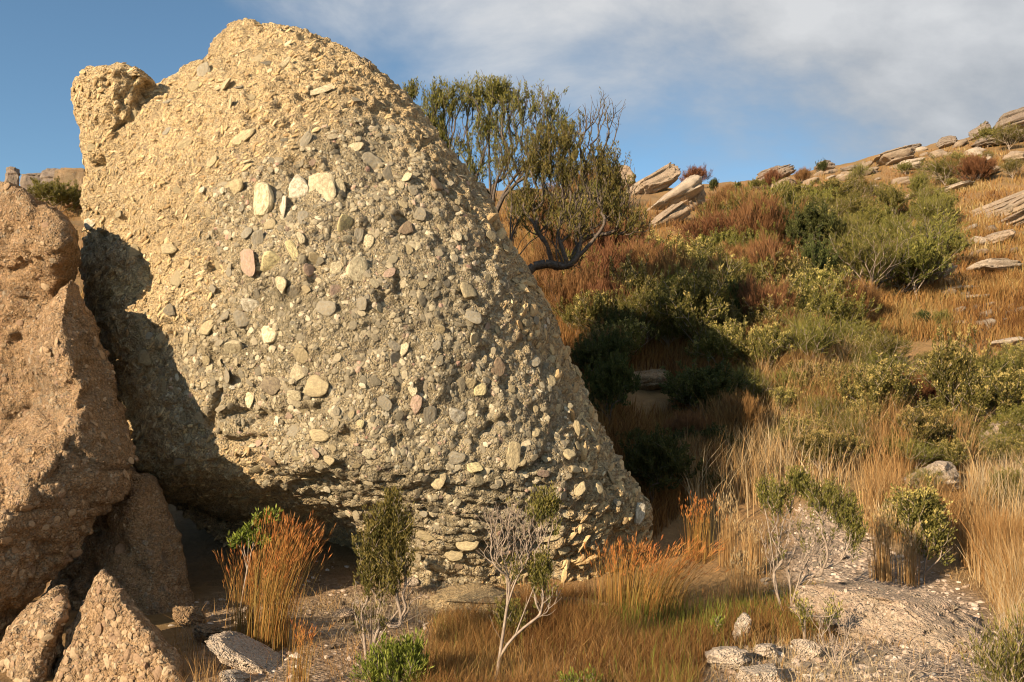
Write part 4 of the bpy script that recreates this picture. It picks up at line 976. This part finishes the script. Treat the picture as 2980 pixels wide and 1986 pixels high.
def scatter_shrubs(poly, n, size, zone, seed, kinds):
    r_ = np.random.default_rng(seed); poly = np.array(poly); lo, hi = poly.min(0), poly.max(0); c = 0
    for _ in range(n * 8):
        if c >= n: break
        px, py = r_.uniform(lo, hi)
        if not inpoly(np.array([px]), np.array([py]), poly)[0]: continue
        if 1430 < px / FV < 1650 and py / FV < 655: continue
        if 1400 < px / FV < 1580 and 880 < py / FV < 1010: continue
        s = r_.uniform(*size); kd = kinds[r_.integers(len(kinds))]
        o = shrub(px, py, s, s * r_.uniform(.6, .95), kd)
        if o is None: continue
        ITEMS.setdefault(kd, []).append((px, o, zone)); c += 1
scatter_shrubs(fv([(1450, 570), (1620, 540), (1880, 520), (2000, 530), (1960, 600), (1840, 560), (1700, 640), (1500, 700)]), 44, (110, 190), 'a', 21, ['green', 'rust', 'olive', 'twig', 'green'])
scatter_shrubs(fv([(1330, 700), (1500, 690), (1700, 700), (1960, 720), (1960, 830), (1750, 850), (1600, 780), (1360, 800)]), 60, (120, 215), 'b', 22, ['olive', 'green', 'olive', 'twig', 'rust'])
scatter_shrubs(fv([(1850, 440), (2050, 400), (2250, 350), (2340, 420), (2180, 480), (1900, 470)]), 16, (36, 85), 'c', 23, ['twig', 'green', 'olive', 'rust'])
scatter_shrubs(fv([(1960, 520), (2200, 470), (2200, 560), (2180, 680), (1980, 700)]), 18, (80, 150), 'd', 24, ['green', 'twig', 'olive'])
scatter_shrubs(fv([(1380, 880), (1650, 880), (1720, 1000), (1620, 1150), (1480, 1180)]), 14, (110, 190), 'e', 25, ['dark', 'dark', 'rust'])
scatter_shrubs(fv([(1700, 880), (2000, 850), (2353, 880), (2353, 1200), (2000, 1120), (1760, 1060)]), 44, (80, 170), 'f', 26, ['olive', 'twig', 'olive', 'green'])
scatter_shrubs(fv([(1640, 445), (1740, 430), (1850, 425), (1820, 460), (1650, 470)]), 8, (36, 75), 'g', 27, ['rust', 'green', 'twig'])
scatter_shrubs(fv([(1110, 500), (1300, 470), (1560, 540), (1560, 640), (1500, 760), (1420, 880), (1330, 840), (1200, 640)]), 40, (100, 170), 'h', 28, ['green', 'rust', 'dark', 'olive'])
scatter_shrubs(fv([(1640, 880), (1800, 830), (2353, 820), (2353, 1010), (2000, 1010), (1800, 1000)]), 30, (70, 150), 'i', 29, ['olive', 'twig', 'twig', 'rust', 'green', 'olive'])
scatter_shrubs(fv([(1230, 570), (1430, 560), (1660, 660), (1720, 700), (1700, 790), (1450, 840), (1330, 760)]), 34, (140, 230), 'j', 31, ['rust', 'olive', 'twig', 'green', 'olive', 'rust'])
ZN = {'j': 'on the slope right of the trees', 'i': 'along the upper rim of the straw grass', 'h': 'behind the boulder edge under the trees', 'a': 'in the brush below the tilted slabs', 'b': 'in the brush belt around the big olive shrub', 'c': 'on the open slope under the ridge', 'd': 'around the domed pale rock', 'e': 'inside the boulder shadow', 'f': 'in the straw grass at right', 'g': 'along the skyline by the tilted slabs'}
for kd, its in ITEMS.items(): label_rows(its, ZN, WORD[kd] + ' shrub', 'shrub', 'shrubs on the hillside')

# --- traced plants: trunks as pixel polylines at a depth, crowns as pixel blobs
def traced_plant(name, label, Y, base, trunks, blobs, leafkw, leafmat, bark, seed, cat='shrub', r_tip=.0025, r_exp=.45, group=None, sides=4, stem='branches', foliage='foliage', wig=.07, depth=.8, dens=1.0, frag=1.0, hole=-.30):
    """base px; trunks lists of px points (optional 3rd = depth offset m); blobs (px, py, rx, ry, n, leaf)"""
    r_ = np.random.default_rng(seed)
    b0 = at(base[0], base[1], Y); b0[2] = height(b0[0], b0[1])
    def loc(q): return at(q[0], q[1], Y + (q[2] if len(q) > 2 else 0)) - b0
    tr = [[(loc(q) if not (i == 0 and k == 0) else np.array((0, 0, -.06))) for i, q in enumerate(t_)] for k, t_ in enumerate(trunks)]
    tips = []; lf = []
    for (px, py, rx, ry, n, leaf) in blobs:
        c = at(px, py, Y) - b0; q = ellipsoid_tips(r_, c, (metres(rx, Y), metres(rx, Y) * depth, metres(ry, Y) * 1.1), int(n * dens), .25)
        tips.append(q); lf += [leaf] * int(n * dens)
    tips = np.vstack(tips); lf = np.array(lf)
    od = np.argsort(np.linalg.norm(tips - tr[0][0], axis=1)); lf = lf[od]
    E, tp, td = grow(tr, tips, r_, r_tip, r_exp, wig)
    k = r_.random(len(tp)) < lf * frag
    k &= fbm(tp * 2.2, seed, 2) + (lf > .9) * .12 > hole
    ls = []
    k1 = k & (r_.random(len(tp)) < .6); k2 = k & ~k1
    if k1.any(): ls.append(leaves(tp[k1], td[k1], r_, **leafkw))
    if k2.any(): ls.append(leaves(tp[k2], td[k2], r_, **dict(leafkw, n=max(6, leafkw['n'] // 2), shoot=leafkw['shoot'] * 1.7)))
    root = plant(name, b0, E, ls, bark, leafmat, sides, foliage, stem)
    tag(root, label, cat, group)
    return root
TL = dict(n=22, shoot=.14, ln=.05, wd=.0115, spread=.55, upbias=1.4)
traced_plant('tree', 'sparse fine-leaved tree rising over the boulder edge against the sky', 12.6, (1330, 1130),
    [[(1330, 1130), (1370, 820), (1405, 640), (1425, 545)], [(1425, 545), (1370, 450), (1330, 360)], [(1425, 545), (1410, 430), (1430, 330)], [(1425, 545), (1480, 440), (1520, 340)], [(1430, 560), (1550, 470), (1610, 380)], [(1425, 545), (1530, 500), (1590, 420)]],
    [(1290, 290, 75, 55, 60, .95), (1260, 350, 55, 50, 35, .9), (1390, 270, 70, 50, 55, .9), (1455, 260, 45, 45, 45, .9), (1500, 300, 70, 60, 60, .45), (1590, 320, 60, 70, 60, .3), (1640, 380, 60, 60, 45, .35), (1420, 360, 80, 60, 60, .6), (1330, 400, 60, 50, 40, .7), (1540, 420, 90, 70, 70, .3), (1440, 460, 70, 60, 50, .3), (1195, 265, 22, 30, 18, .9), (1380, 490, 40, 40, 20, .5), (1290, 390, 40, 40, 25, .8)],
    TL, M_GREEN, M_DARKBARK, 201, 'tree', .0026, .38, 'trees behind the boulder', dens=4.0, frag=1.5, stem='trunk', foliage='crown')
traced_plant('tree', 'bushy fine-leaved tree with dark spreading boughs, right of the sparse one', 12.0, (1430, 1080),
    [[(1430, 1080), (1450, 860), (1470, 740), (1485, 690)], [(1485, 690), (1520, 620), (1560, 570), (1600, 500)], [(1485, 690), (1540, 660), (1620, 620), (1680, 560)], [(1485, 690), (1600, 660), (1700, 640), (1760, 600)], [(1485, 690), (1490, 600), (1500, 540)], [(1480, 720), (1560, 765), (1640, 770)]],
    [(1590, 420, 75, 60, 75, 1), (1560, 480, 65, 55, 55, 1), (1680, 420, 70, 60, 75, 1), (1650, 500, 80, 60, 70, .95), (1740, 470, 70, 60, 70, 1), (1790, 510, 55, 60, 55, 1), (1720, 560, 90, 55, 70, .8), (1620, 560, 90, 45, 60, .7), (1530, 560, 60, 45, 40, .7), (1780, 580, 50, 50, 40, .85), (1760, 330, 60, 60, 45, .05), (1700, 350, 50, 50, 30, .1), (1660, 610, 80, 35, 40, .6), (1650, 760, 60, 30, 30, .15), (1530, 610, 60, 50, 40, .6), (1600, 660, 80, 40, 40, .5), (1700, 650, 70, 40, 30, .6), (1820, 570, 50, 50, 34, .9), (1800, 620, 70, 45, 40, .8), (1480, 460, 50, 50, 26, .7), (1850, 640, 50, 40, 24, .7)],
    TL, M_GREEN, M_DARKBARK, 202, 'tree', .0026, .40, 'trees behind the boulder', dens=3.2, frag=1.0, hole=-.2, stem='trunk', foliage='crown')
traced_plant('small_tree', 'small twisted tree with a bare reddish trunk on the grassy slope', 17.5, (2555, 955),
    [[(2555, 955), (2550, 900), (2530, 840)], [(2530, 840), (2600, 790), (2640, 740)], [(2530, 840), (2500, 790), (2470, 740)], [(2550, 900), (2620, 860), (2680, 830)]],
    [(2600, 740, 110, 50, 70, .5), (2680, 760, 90, 60, 70, .5), (2500, 740, 90, 50, 60, .5), (2560, 800, 120, 50, 60, .3), (2680, 700, 70, 40, 40, .7), (2740, 650, 50, 40, 30, .7)],
    dict(n=20, shoot=.25, ln=.09, wd=.026, spread=.7, upbias=.7), M_GREEN, M_DARKBARK, 203, 'tree', .004, .42)
FL = dict(n=26, shoot=.10, ln=.028, wd=.0075, spread=.5, upbias=1.2)
traced_plant('leafy_shrub', 'tall narrow leafy green shrub on grey stems in front of the boulder', 5.75, (1070, 1935),
    [[(1070, 1935), (1085, 1840), (1105, 1750), (1120, 1680)], [(1105, 1750), (1085, 1640), (1075, 1560)], [(1120, 1680), (1150, 1580), (1150, 1500)], [(1075, 1900), (1050, 1800), (1030, 1730)], [(1085, 1840), (1170, 1770), (1200, 1720)]],
    [(1145, 1470, 32, 50, 60, 1), (1110, 1530, 50, 60, 80, 1), (1165, 1550, 42, 70, 90, 1), (1080, 1590, 45, 60, 75, 1), (1140, 1630, 60, 60, 90, 1), (1070, 1660, 40, 40, 40, .9), (1130, 1700, 60, 35, 50, .7), (1190, 1730, 50, 60, 55, .75), (1060, 1780, 50, 60, 40, .05), (1130, 1790, 60, 50, 40, .3)],
    FL, M_GREEN, M_TWIG, 204, group='shrubs in front of the boulder', r_tip=.0012, r_exp=.4, dens=1.6)
traced_plant('low_shrub', 'low bright green shrub at the bottom, under the tall leafy one', 5.15, (1160, 2000),
    [[(1160, 2000), (1160, 1960)]], [(1140, 1910, 70, 45, 90, 1), (1200, 1900, 40, 50, 60, 1), (1110, 1960, 70, 40, 70, 1), (1210, 1960, 40, 40, 40, 1)],
    dict(FL, ln=.04), M_TIPS, M_TWIG, 205, group='shrubs in front of the boulder', r_tip=.0015)
traced_plant('bare_sapling', 'pale bare-stemmed sapling with thin leaf tufts before the boulder', 5.45, (1440, 1965),
    [[(1440, 1965), (1450, 1890), (1470, 1800), (1490, 1700), (1495, 1640)], [(1495, 1660), (1450, 1590), (1420, 1520)], [(1490, 1690), (1540, 1610), (1560, 1560)], [(1495, 1640), (1500, 1560), (1510, 1480)], [(1452, 1900), (1500, 1820), (1540, 1740), (1570, 1680)], [(1445, 1940), (1425, 1860), (1425, 1790)]],
    [(1435, 1500, 38, 32, 36, 1), (1500, 1500, 60, 50, 70, .1), (1590, 1470, 42, 38, 45, 1), (1560, 1540, 50, 50, 50, .15), (1460, 1590, 60, 60, 60, .05), (1570, 1640, 40, 50, 45, .9), (1530, 1600, 60, 60, 60, .1), (1620, 1500, 22, 26, 20, 1), (1590, 1720, 50, 50, 35, .25), (1500, 1640, 40, 30, 26, .3)],
    dict(FL, n=22), M_GREEN, M_TWIG, 206, group='shrubs in front of the boulder', r_tip=.0012, r_exp=.31, dens=3.2)
traced_plant('low_shrub', 'small green shrub behind the foot of the bare sapling', 6.2, (1480, 1830),
    [[(1480, 1830), (1480, 1800)]], [(1475, 1790, 45, 40, 70, 1), (1510, 1800, 40, 30, 40, 1)], FL, M_GREEN, M_TWIG, 207, group='shrubs in front of the boulder', r_tip=.0015)
traced_plant('sprig', 'small leafy sprig lit against the dark hollow under the boulder', 6.6, (690, 1800),
    [[(690, 1800), (700, 1680), (715, 1600), (740, 1570), (760, 1530)], [(715, 1600), (690, 1575), (680, 1570)], [(740, 1570), (775, 1570)]],
    [(785, 1500, 22, 18, 18, 1), (750, 1510, 16, 14, 10, 1), (690, 1570, 26, 14, 16, 1), (735, 1560, 26, 14, 14, 1), (772, 1572, 10, 8, 6, 1), (725, 1540, 12, 10, 6, 1)],
    dict(n=12, shoot=.06, ln=.045, wd=.012, spread=.9, upbias=.6), M_TIPS, M_BARK, 208, r_tip=.0013, r_exp=.35, dens=1.5, group='shrubs in front of the boulder')
traced_plant('bare_grey_shrub', 'wide bare grey shrub with a green top on the gravel at right', 6.9, (2290, 1775),
    [[(2290, 1775), (2300, 1700), (2290, 1640), (2270, 1570)], [(2300, 1700), (2350, 1640), (2390, 1570)], [(2250, 1770), (2255, 1690), (2270, 1600), (2240, 1500)], [(2300, 1710), (2400, 1650), (2440, 1580)], [(2290, 1650), (2330, 1560), (2330, 1480)]],
    [(2260, 1440, 50, 40, 55, .75), (2330, 1400, 40, 35, 45, 1), (2400, 1440, 55, 40, 60, 1), (2460, 1480, 45, 45, 50, 1), (2490, 1540, 30, 50, 35, .9), (2300, 1520, 90, 50, 90, .03), (2400, 1560, 80, 50, 80, .05), (2260, 1590, 50, 60, 50, .02), (2350, 1620, 80, 50, 60, .02), (2220, 1420, 16, 30, 14, 1)],
    dict(FL, n=24), M_GREEN, M_TWIG, 209, group='shrubs on the gravel at right', r_tip=.0013, r_exp=.37, dens=3.0)
traced_plant('flowering_shrub', 'round shrub flecked with yellow-white between straw grass clumps', 8.0, (2690, 1640),
    [[(2690, 1640), (2690, 1590)]], [(2660, 1470, 60, 50, 80, 1), (2720, 1500, 50, 50, 70, 1), (2690, 1450, 40, 30, 40, 1), (2730, 1570, 50, 50, 60, .4), (2680, 1560, 60, 50, 50, .4)],
    dict(n=26, shoot=.14, ln=.035, wd=.014, spread=.8, upbias=.9, tip=.8), M_OLIVE, M_TWIG, 210, group='shrubs on the gravel at right', r_tip=.0014, r_exp=.38, dens=1.4)
traced_plant('twiggy_plant', 'tangle of pale twigs and green shoots in the bottom right corner', 4.9, (2930, 2020),
    [[(2930, 2020), (2930, 1950)], [(2930, 2010), (2890, 1930), (2850, 1880)], [(2930, 2010), (2970, 1920), (2990, 1850)]],
    [(2930, 1880, 90, 80, 90, .5), (2880, 1920, 70, 60, 60, .6), (2990, 1850, 60, 70, 60, .5), (2850, 1850, 50, 60, 40, 0), (2950, 1820, 60, 50, 45, .1), (2960, 1950, 60, 40, 40, .7)],
    dict(n=9, shoot=.16, ln=.05, wd=.006, spread=.3, upbias=1.2), M_GREEN, M_TWIG, 211, group='shrubs on the gravel at right', r_tip=.0012, r_exp=.32, dens=1.6)
traced_plant('dead_twigs', 'bare dead twigs on the gravel below the bare grey shrub', 5.5, (2440, 1935),
    [[(2440, 1935), (2420, 1850), (2400, 1790)], [(2440, 1930), (2480, 1840)]], [(2390, 1820, 60, 60, 24, 0), (2470, 1820, 60, 50, 24, 0), (2430, 1860, 70, 40, 16, 0)],
    FL, M_GREEN, M_TWIG, 212, group='shrubs on the gravel at right', r_tip=.0015, r_exp=.36, dens=1.5)
traced_plant('dead_twigs', 'bare dead twigs in front of the low broad boulder, left of the corner tangle', 5.2, (2640, 1990),
    [[(2640, 1990), (2640, 1930)]], [(2600, 1880, 80, 60, 26, 0), (2690, 1890, 70, 60, 26, 0), (2740, 1930, 50, 50, 16, 0)], FL, M_GREEN, M_TWIG, 213, group='shrubs on the gravel at right', r_tip=.0013, r_exp=.34, dens=1.5)
traced_plant('low_shrub', 'tiny pale-leaved plant in short orange grass left of the upright stone', 6.1, (2085, 1850),
    [[(2085, 1850), (2085, 1835)]], [(2085, 1820, 22, 24, 26, 1)], dict(FL, n=14), M_TIPS, M_TWIG, 214, group='shrubs on the gravel at right', r_tip=.0015)
traced_plant('low_shrub', 'small yellow-leaved plant in orange grass right of the bare grey shrub', 6.0, (2340, 1830),
    [[(2340, 1830), (2340, 1800)]], [(2335, 1770, 30, 40, 40, 1), (2420, 1775, 36, 26, 30, .8)], dict(FL, n=14, tip=.7), M_OLIVE, M_TWIG, 215, group='shrubs on the gravel at right', r_tip=.0015)
traced_plant('low_shrub', 'bright green shoots at the bottom edge in the orange grass', 4.85, (1690, 2010),
    [[(1690, 2010), (1690, 1995)]], [(1660, 1985, 50, 22, 36, 1), (1720, 1980, 40, 24, 30, 1)], dict(FL, n=14), M_TIPS, M_TWIG, 216, group='shrubs in front of the boulder', r_tip=.0015)

# ------------------------------------------------------------------ grasses
def blades(P, h, wd, lean, rng, tint, bendk=.5, seg=3):
    """tapered bent blades; lean (n,2) horizontal offset of the tip as a share of height"""
    n = len(P); az = rng.uniform(0, math.pi, n); sd = np.stack((np.cos(az), np.sin(az), np.zeros(n)), 1)
    V = np.zeros((n, 2 * seg + 1, 3))
    for k in range(seg + 1):
        t = k / seg; c = P.copy(); off = lean * h[:, None] * (t ** (1 + bendk * 2))[..., None] if np.ndim(t) else lean * h[:, None] * t ** (1 + bendk * 2)
        c[:, :2] += off; c[:, 2] += h * t * (1 - .12 * t * np.linalg.norm(lean, axis=1))
        if k < seg:
            wk = wd * (1 - .75 * t); V[:, 2 * k] = c - sd * wk[:, None] / 2; V[:, 2 * k + 1] = c + sd * wk[:, None] / 2
        else: V[:, 2 * seg] = c
    f = [(2 * k, 2 * k + 1, 2 * k + 3, 2 * k + 2) for k in range(seg - 1)]
    o = (np.arange(n) * (2 * seg + 1))[:, None, None]
    Q = (np.array(f)[None] + o).reshape(-1, 4) if f else np.zeros((0, 4), int)
    T = (np.array([[2 * seg - 2, 2 * seg - 1, 2 * seg]])[None] + o).reshape(-1, 3)
    return V.reshape(-1, 3), Q, T, np.repeat(tint, 2 * seg + 1)
def hit_grid():
    gx = np.arange(-400, 3500, 48.); gy = np.arange(300, 2400, 20.); X, Y = np.meshgrid(gx, gy)
    a, u = (X - W / 2) / F, -(Y - H / 2) / F; D = np.stack((a, CP - SP * u, SP + CP * u), -1)
    out = np.full(X.shape, np.nan); prev = np.full(X.shape, 3.0)
    for t in np.geomspace(3.0, 75, 130):
        P = CAM + D * t; below = (P[..., 2] < height(P[..., 0], P[..., 1])) & np.isnan(out)
        out[below] = ((t + prev) / 2 * D[..., 1])[below]; prev[:] = t
    return gx, gy, out
GX, GY, HIT = hit_grid()
def ground_many(px, py):
    fx = np.clip((px - GX[0]) / 48., 0, len(GX) - 1.001); fy = np.clip((py - GY[0]) / 20., 0, len(GY) - 1.001)
    i, j = fx.astype(int), fy.astype(int); u, v_ = fx - i, fy - j
    Yd = (HIT[j, i] * (1 - u) + HIT[j, i + 1] * u) * (1 - v_) + (HIT[j + 1, i] * (1 - u) + HIT[j + 1, i + 1] * u) * v_
    a, uu = (px - W / 2) / F, -(py - H / 2) / F; dy = CP - SP * uu
    x = a * Yd / dy; return x, Yd
def grass_field(name, label, poly, n, box, hr, wd, mat, seed, patch=1.2, thr=-.1, leanm=(.12, .05), seg=2, ymax=99, clump=None, tintr=(0, 1), scaley=None, holes=()):
    r_ = np.random.default_rng(seed)
    pl = np.array(poly); lo, hi = pl.min(0), pl.max(0)
    m = max(8, n // clump) if clump else n
    qx, qy = r_.uniform(lo[0], hi[0], m * 3), r_.uniform(lo[1], hi[1], m * 3); k = inpoly(qx, qy, pl); qx, qy = qx[k][:m], qy[k][:m]
    x, y = ground_many(qx, qy); k = ~np.isnan(y) & (y < 62); x, y = x[k], y[k]
    if clump:
        k = r_.integers(0, len(x), n); x, y = x[k] + r_.normal(0, .05, n) * (y[k] / 8), y[k] + r_.normal(0, .05, n) * (y[k] / 8)
    else: x = x + r_.normal(0, .02, len(x)) * y / 8; y = y + r_.normal(0, .03, len(y)) * y / 8
    n = len(x)
    P = np.column_stack((x, y, height(x, y))); px, py, fw = project(P)
    ok = inpoly(px, py, np.array(poly)) & (fw > .5)
    for hpoly in holes: ok &= ~inpoly(px, py, np.array(hpoly))
    ok &= fbm(P * patch * .6, seed, 3) + .25 * r_.normal(size=n) > thr
    P = P[ok]; n = len(P); px, py = px[ok], py[ok]
    h = r_.uniform(*hr, n) * (1 + .35 * fbm(P * .9, seed + 2, 2)); lean = r_.normal(0, leanm[0], (n, 2)) + np.array((leanm[1], 0))
    tn = np.clip(tintr[0] + (tintr[1] - tintr[0]) * (r_.random(n) * .75 + .12 + .75 * fbm(P * .9, seed + 1, 3)), 0, 1)
    wv = wd * np.exp(r_.normal(-.1, .45, n)) * np.clip(P[:, 1] / 8, .8, 4.0) ** .7
    P[:, 2] -= .02
    V, Q, T, tt = blades(P, h, wv, lean, r_, tn, .5, seg)
    o = link(name, mesh(name, V, [Q, T] if len(Q) else [T], mat, {'tint': tt}, smooth=False))
    tag(o, label, 'grass', kind='stuff'); return o
def oval(cx, cy, rx, ry): return [(cx + rx * math.cos(a * .4), cy + ry * math.sin(a * .4)) for a in range(16)]
DOMES = [oval(2735, 1435, 115, 75), oval(2945, 1350, 120, 90), oval(1885, 1150, 95, 70), oval(2165, 1215, 55, 40), oval(2480, 1275, 50, 30)]
ROCKHOLE = fv([(1900, 1330), (2000, 1310), (2130, 1310), (2230, 1360), (2290, 1420), (2280, 1500), (2150, 1490), (1960, 1470), (1880, 1400)])
grass_field('short_grass', 'short orange-brown grass covering the ground before the boulder',
    fv([(980, 1500), (1000, 1440), (1150, 1430), (1220, 1370), (1380, 1370), (1760, 1360), (1900, 1370), (1960, 1440), (1900, 1480), (1720, 1490), (1620, 1520), (1580, 1700), (950, 1700)]), 80000, (-2.5, 3.5, 3.6, 8.2), (.06, .24), .0045, M_GRASS, 1, thr=-.14, leanm=(.38, .05), clump=16)
grass_field('hill_grass', 'orange grass growing over the upper hillside',
    fv([(1560, 470), (1800, 400), (2100, 330), (2353, 270), (2900, 240), (2900, 900), (2353, 880), (2200, 790), (2000, 790), (1950, 700), (2100, 620), (1900, 480)]), 130000, (2, 52, 12, 64), (.12, .38), .010, M_GRASS, 2, thr=-.12, seg=2, leanm=(.32, .05), clump=12)
grass_field('back_grass', 'orange grass on the slope behind the boulder and the left rocks',
    fv([(-310, 425), (1150, 425), (1300, 560), (1360, 1000), (1200, 1120), (500, 1100), (-310, 1100)]), 42000, (-30, 2, 9, 60), (.15, .42), .011, M_GRASS, 8, thr=-.2, leanm=(.3, .05), clump=12)
grass_field('brush_grass', 'brown grass filling the gaps between the hillside shrubs',
    fv([(1080, 460), (1600, 470), (1960, 520), (2050, 800), (1750, 1000), (1500, 1250), (1350, 1000)]), 62000, (-1.5, 12, 8.6, 34), (.15, .45), .008, M_GRASS, 3, thr=-.35, tintr=(0, .8), leanm=(.3, .05), holes=DOMES)
grass_field('straw_grass', 'tall pale straw grass standing on the right-hand slope',
    fv([(1640, 1000), (1750, 880), (1950, 850), (2100, 1050), (2353, 1020), (2900, 900), (2900, 1500), (2340, 1440), (2290, 1380), (2200, 1290), (1990, 1230), (1960, 1180), (1840, 1150), (1740, 1230), (1600, 1230), (1560, 1120)]), 80000, (.5, 12, 7.4, 15), (.22, .80), .0055, M_STRAW, 4, thr=.0, leanm=(.24, .03), seg=3, clump=60, holes=DOMES)
grass_field('straw_grass', 'straw grass along the right edge beside the low broad boulder',
    fv([(2200, 1290), (2260, 1240), (2900, 1200), (2900, 1700), (2330, 1600), (2300, 1420)]), 50000, (2, 8, 4.2, 9.5), (.2, .55), .0055, M_STRAW, 5, thr=-.1, leanm=(.24, .03), seg=3, clump=30, holes=DOMES)
grass_field('dry_litter', 'sparse dry grass and stalks on the gravel',
    fv([(430, 1380), (1150, 1340), (1700, 1360), (2300, 1300), (2900, 1450), (2900, 1700), (300, 1700)]), 40000, (-3, 7, 3.6, 9.5), (.04, .18), .004, M_STRAW, 6, thr=-.08, leanm=(.5, .0), holes=[ROCKHOLE])
grass_field('green_grass', 'olive green grass mixed into the orange turf',
    fv([(1000, 1440), (1900, 1370), (1900, 1480), (1620, 1520), (1580, 1700), (950, 1700)]), 14000, (-2.5, 3.5, 3.6, 8.2), (.08, .24), .0045, M_TIPS, 7, thr=.0, tintr=(0, .7))

def reed(px, py, Y, wpx, hpx, n, seed, label, mat=M_REED, lean=.12, heads=True, group='reed clumps', spread=.10):
    r_ = np.random.default_rng(seed); b = at(px, py, Y); b[2] = height(b[0], b[1])
    hm, wm = metres(hpx, Y), metres(wpx, Y)
    q = r_.normal(0, .26, (n, 2)) * wm; P = np.column_stack((q, np.full(n, -.03)))
    h = hm * r_.uniform(.55, 1.04, n) ** .8; ln = q / hm * .35 + r_.normal(0, spread, (n, 2)) + np.array((lean, 0))
    V, Q, T, tt = blades(P, h, np.full(n, .0042) * r_.uniform(.7, 1.3, n) * (Y / 6.5), ln, r_, .12 + r_.random(n) * .62, .6, 4)
    root = empty('reed_clump', b); tag(root, label, 'grass clump', group)
    link('stalks', mesh('stalks', V, [Q, T], mat, {'tint': tt}, smooth=False), root)['kind'] = 'stuff'
    if heads:
        k = np.nonzero((h > hm * .6) & (r_.random(n) < .4))[0]; tip = P[k].copy(); tip[:, :2] += ln[k] * h[k, None]; tip[:, 2] += h[k] * (1 - .12 * np.linalg.norm(ln[k], axis=1))
        d = unit(np.column_stack((ln[k] * 2.2, np.ones(len(k)))))
        Vh, Fh, th = leaves(tip, d, r_, 7, .16 * hm, .05 * hm + .02, .0048 * (Y / 6.5), .22, .1)
        link('seed_heads', mesh('seed_heads', Vh, Fh, mat, {'tint': np.clip(.5 + .6 * th, 0, 1)}, smooth=False), root)['kind'] = 'stuff'
    return root
reed(790, 1885, 6.0, 125, 370, 380, 1, 'tall rust-tipped reed clump in front of the dark hollow', lean=.14, spread=.08)
reed(720, 1800, 6.3, 90, 250, 160, 2, 'thin reed clump at the left side of the tall rust-tipped one', lean=.03)
reed(870, 1985, 5.2, 60, 190, 90, 3, 'small straw reed tuft at the bottom below the tall rust-tipped clump', lean=.08)
reed(1830, 1775, 7.0, 150, 200, 420, 4, 'dense rust reed clump at the right foot of the boulder', lean=.10, spread=.06)
reed(1920, 1790, 6.8, 130, 225, 280, 5, 'rust reed clump bending right beside the boulder foot', lean=.42, spread=.10)
reed(2120, 1640, 8.4, 50, 200, 110, 6, 'slim upright reed in the shadow right of the boulder', M_STRAW, .02, spread=.05)
reed(2190, 1590, 8.2, 60, 150, 140, 7, 'short pale reed clump at the shadow rim by the bare grey shrub', M_STRAW, .02, spread=.05)
reed(2160, 1720, 7.3, 80, 150, 160, 8, 'pale reed clump just left of the bare grey shrub', M_STRAW, .05, spread=.08)
reed(2570, 1640, 8.0, 60, 220, 160, 9, 'upright straw reeds left of the yellow-flecked round shrub', M_STRAW, .02, spread=.05)
reed(2650, 1650, 7.9, 50, 170, 120, 10, 'thin straw reeds in front of the yellow-flecked round shrub', M_STRAW, .04, spread=.05)
reed(1700, 1850, 6.2, 180, 120, 260, 11, 'low arching grass tussock below the hollow at the boulder foot', M_GRASS, .2, False, spread=.25)
reed(1290, 1900, 5.6, 120, 100, 160, 12, 'low tussock between the leafy shrub and the bare sapling', M_GRASS, .1, False, spread=.25)
reed(600, 1975, 5.1, 80, 140, 70, 13, 'thin grass tuft at the bottom right of the pointed slab', M_STRAW, .05, False, spread=.15)
reed(2030, 1640, 8.6, 80, 180, 150, 14, 'dark reed clump deep in the shadow right of the boulder', M_REED, .02, spread=.06)
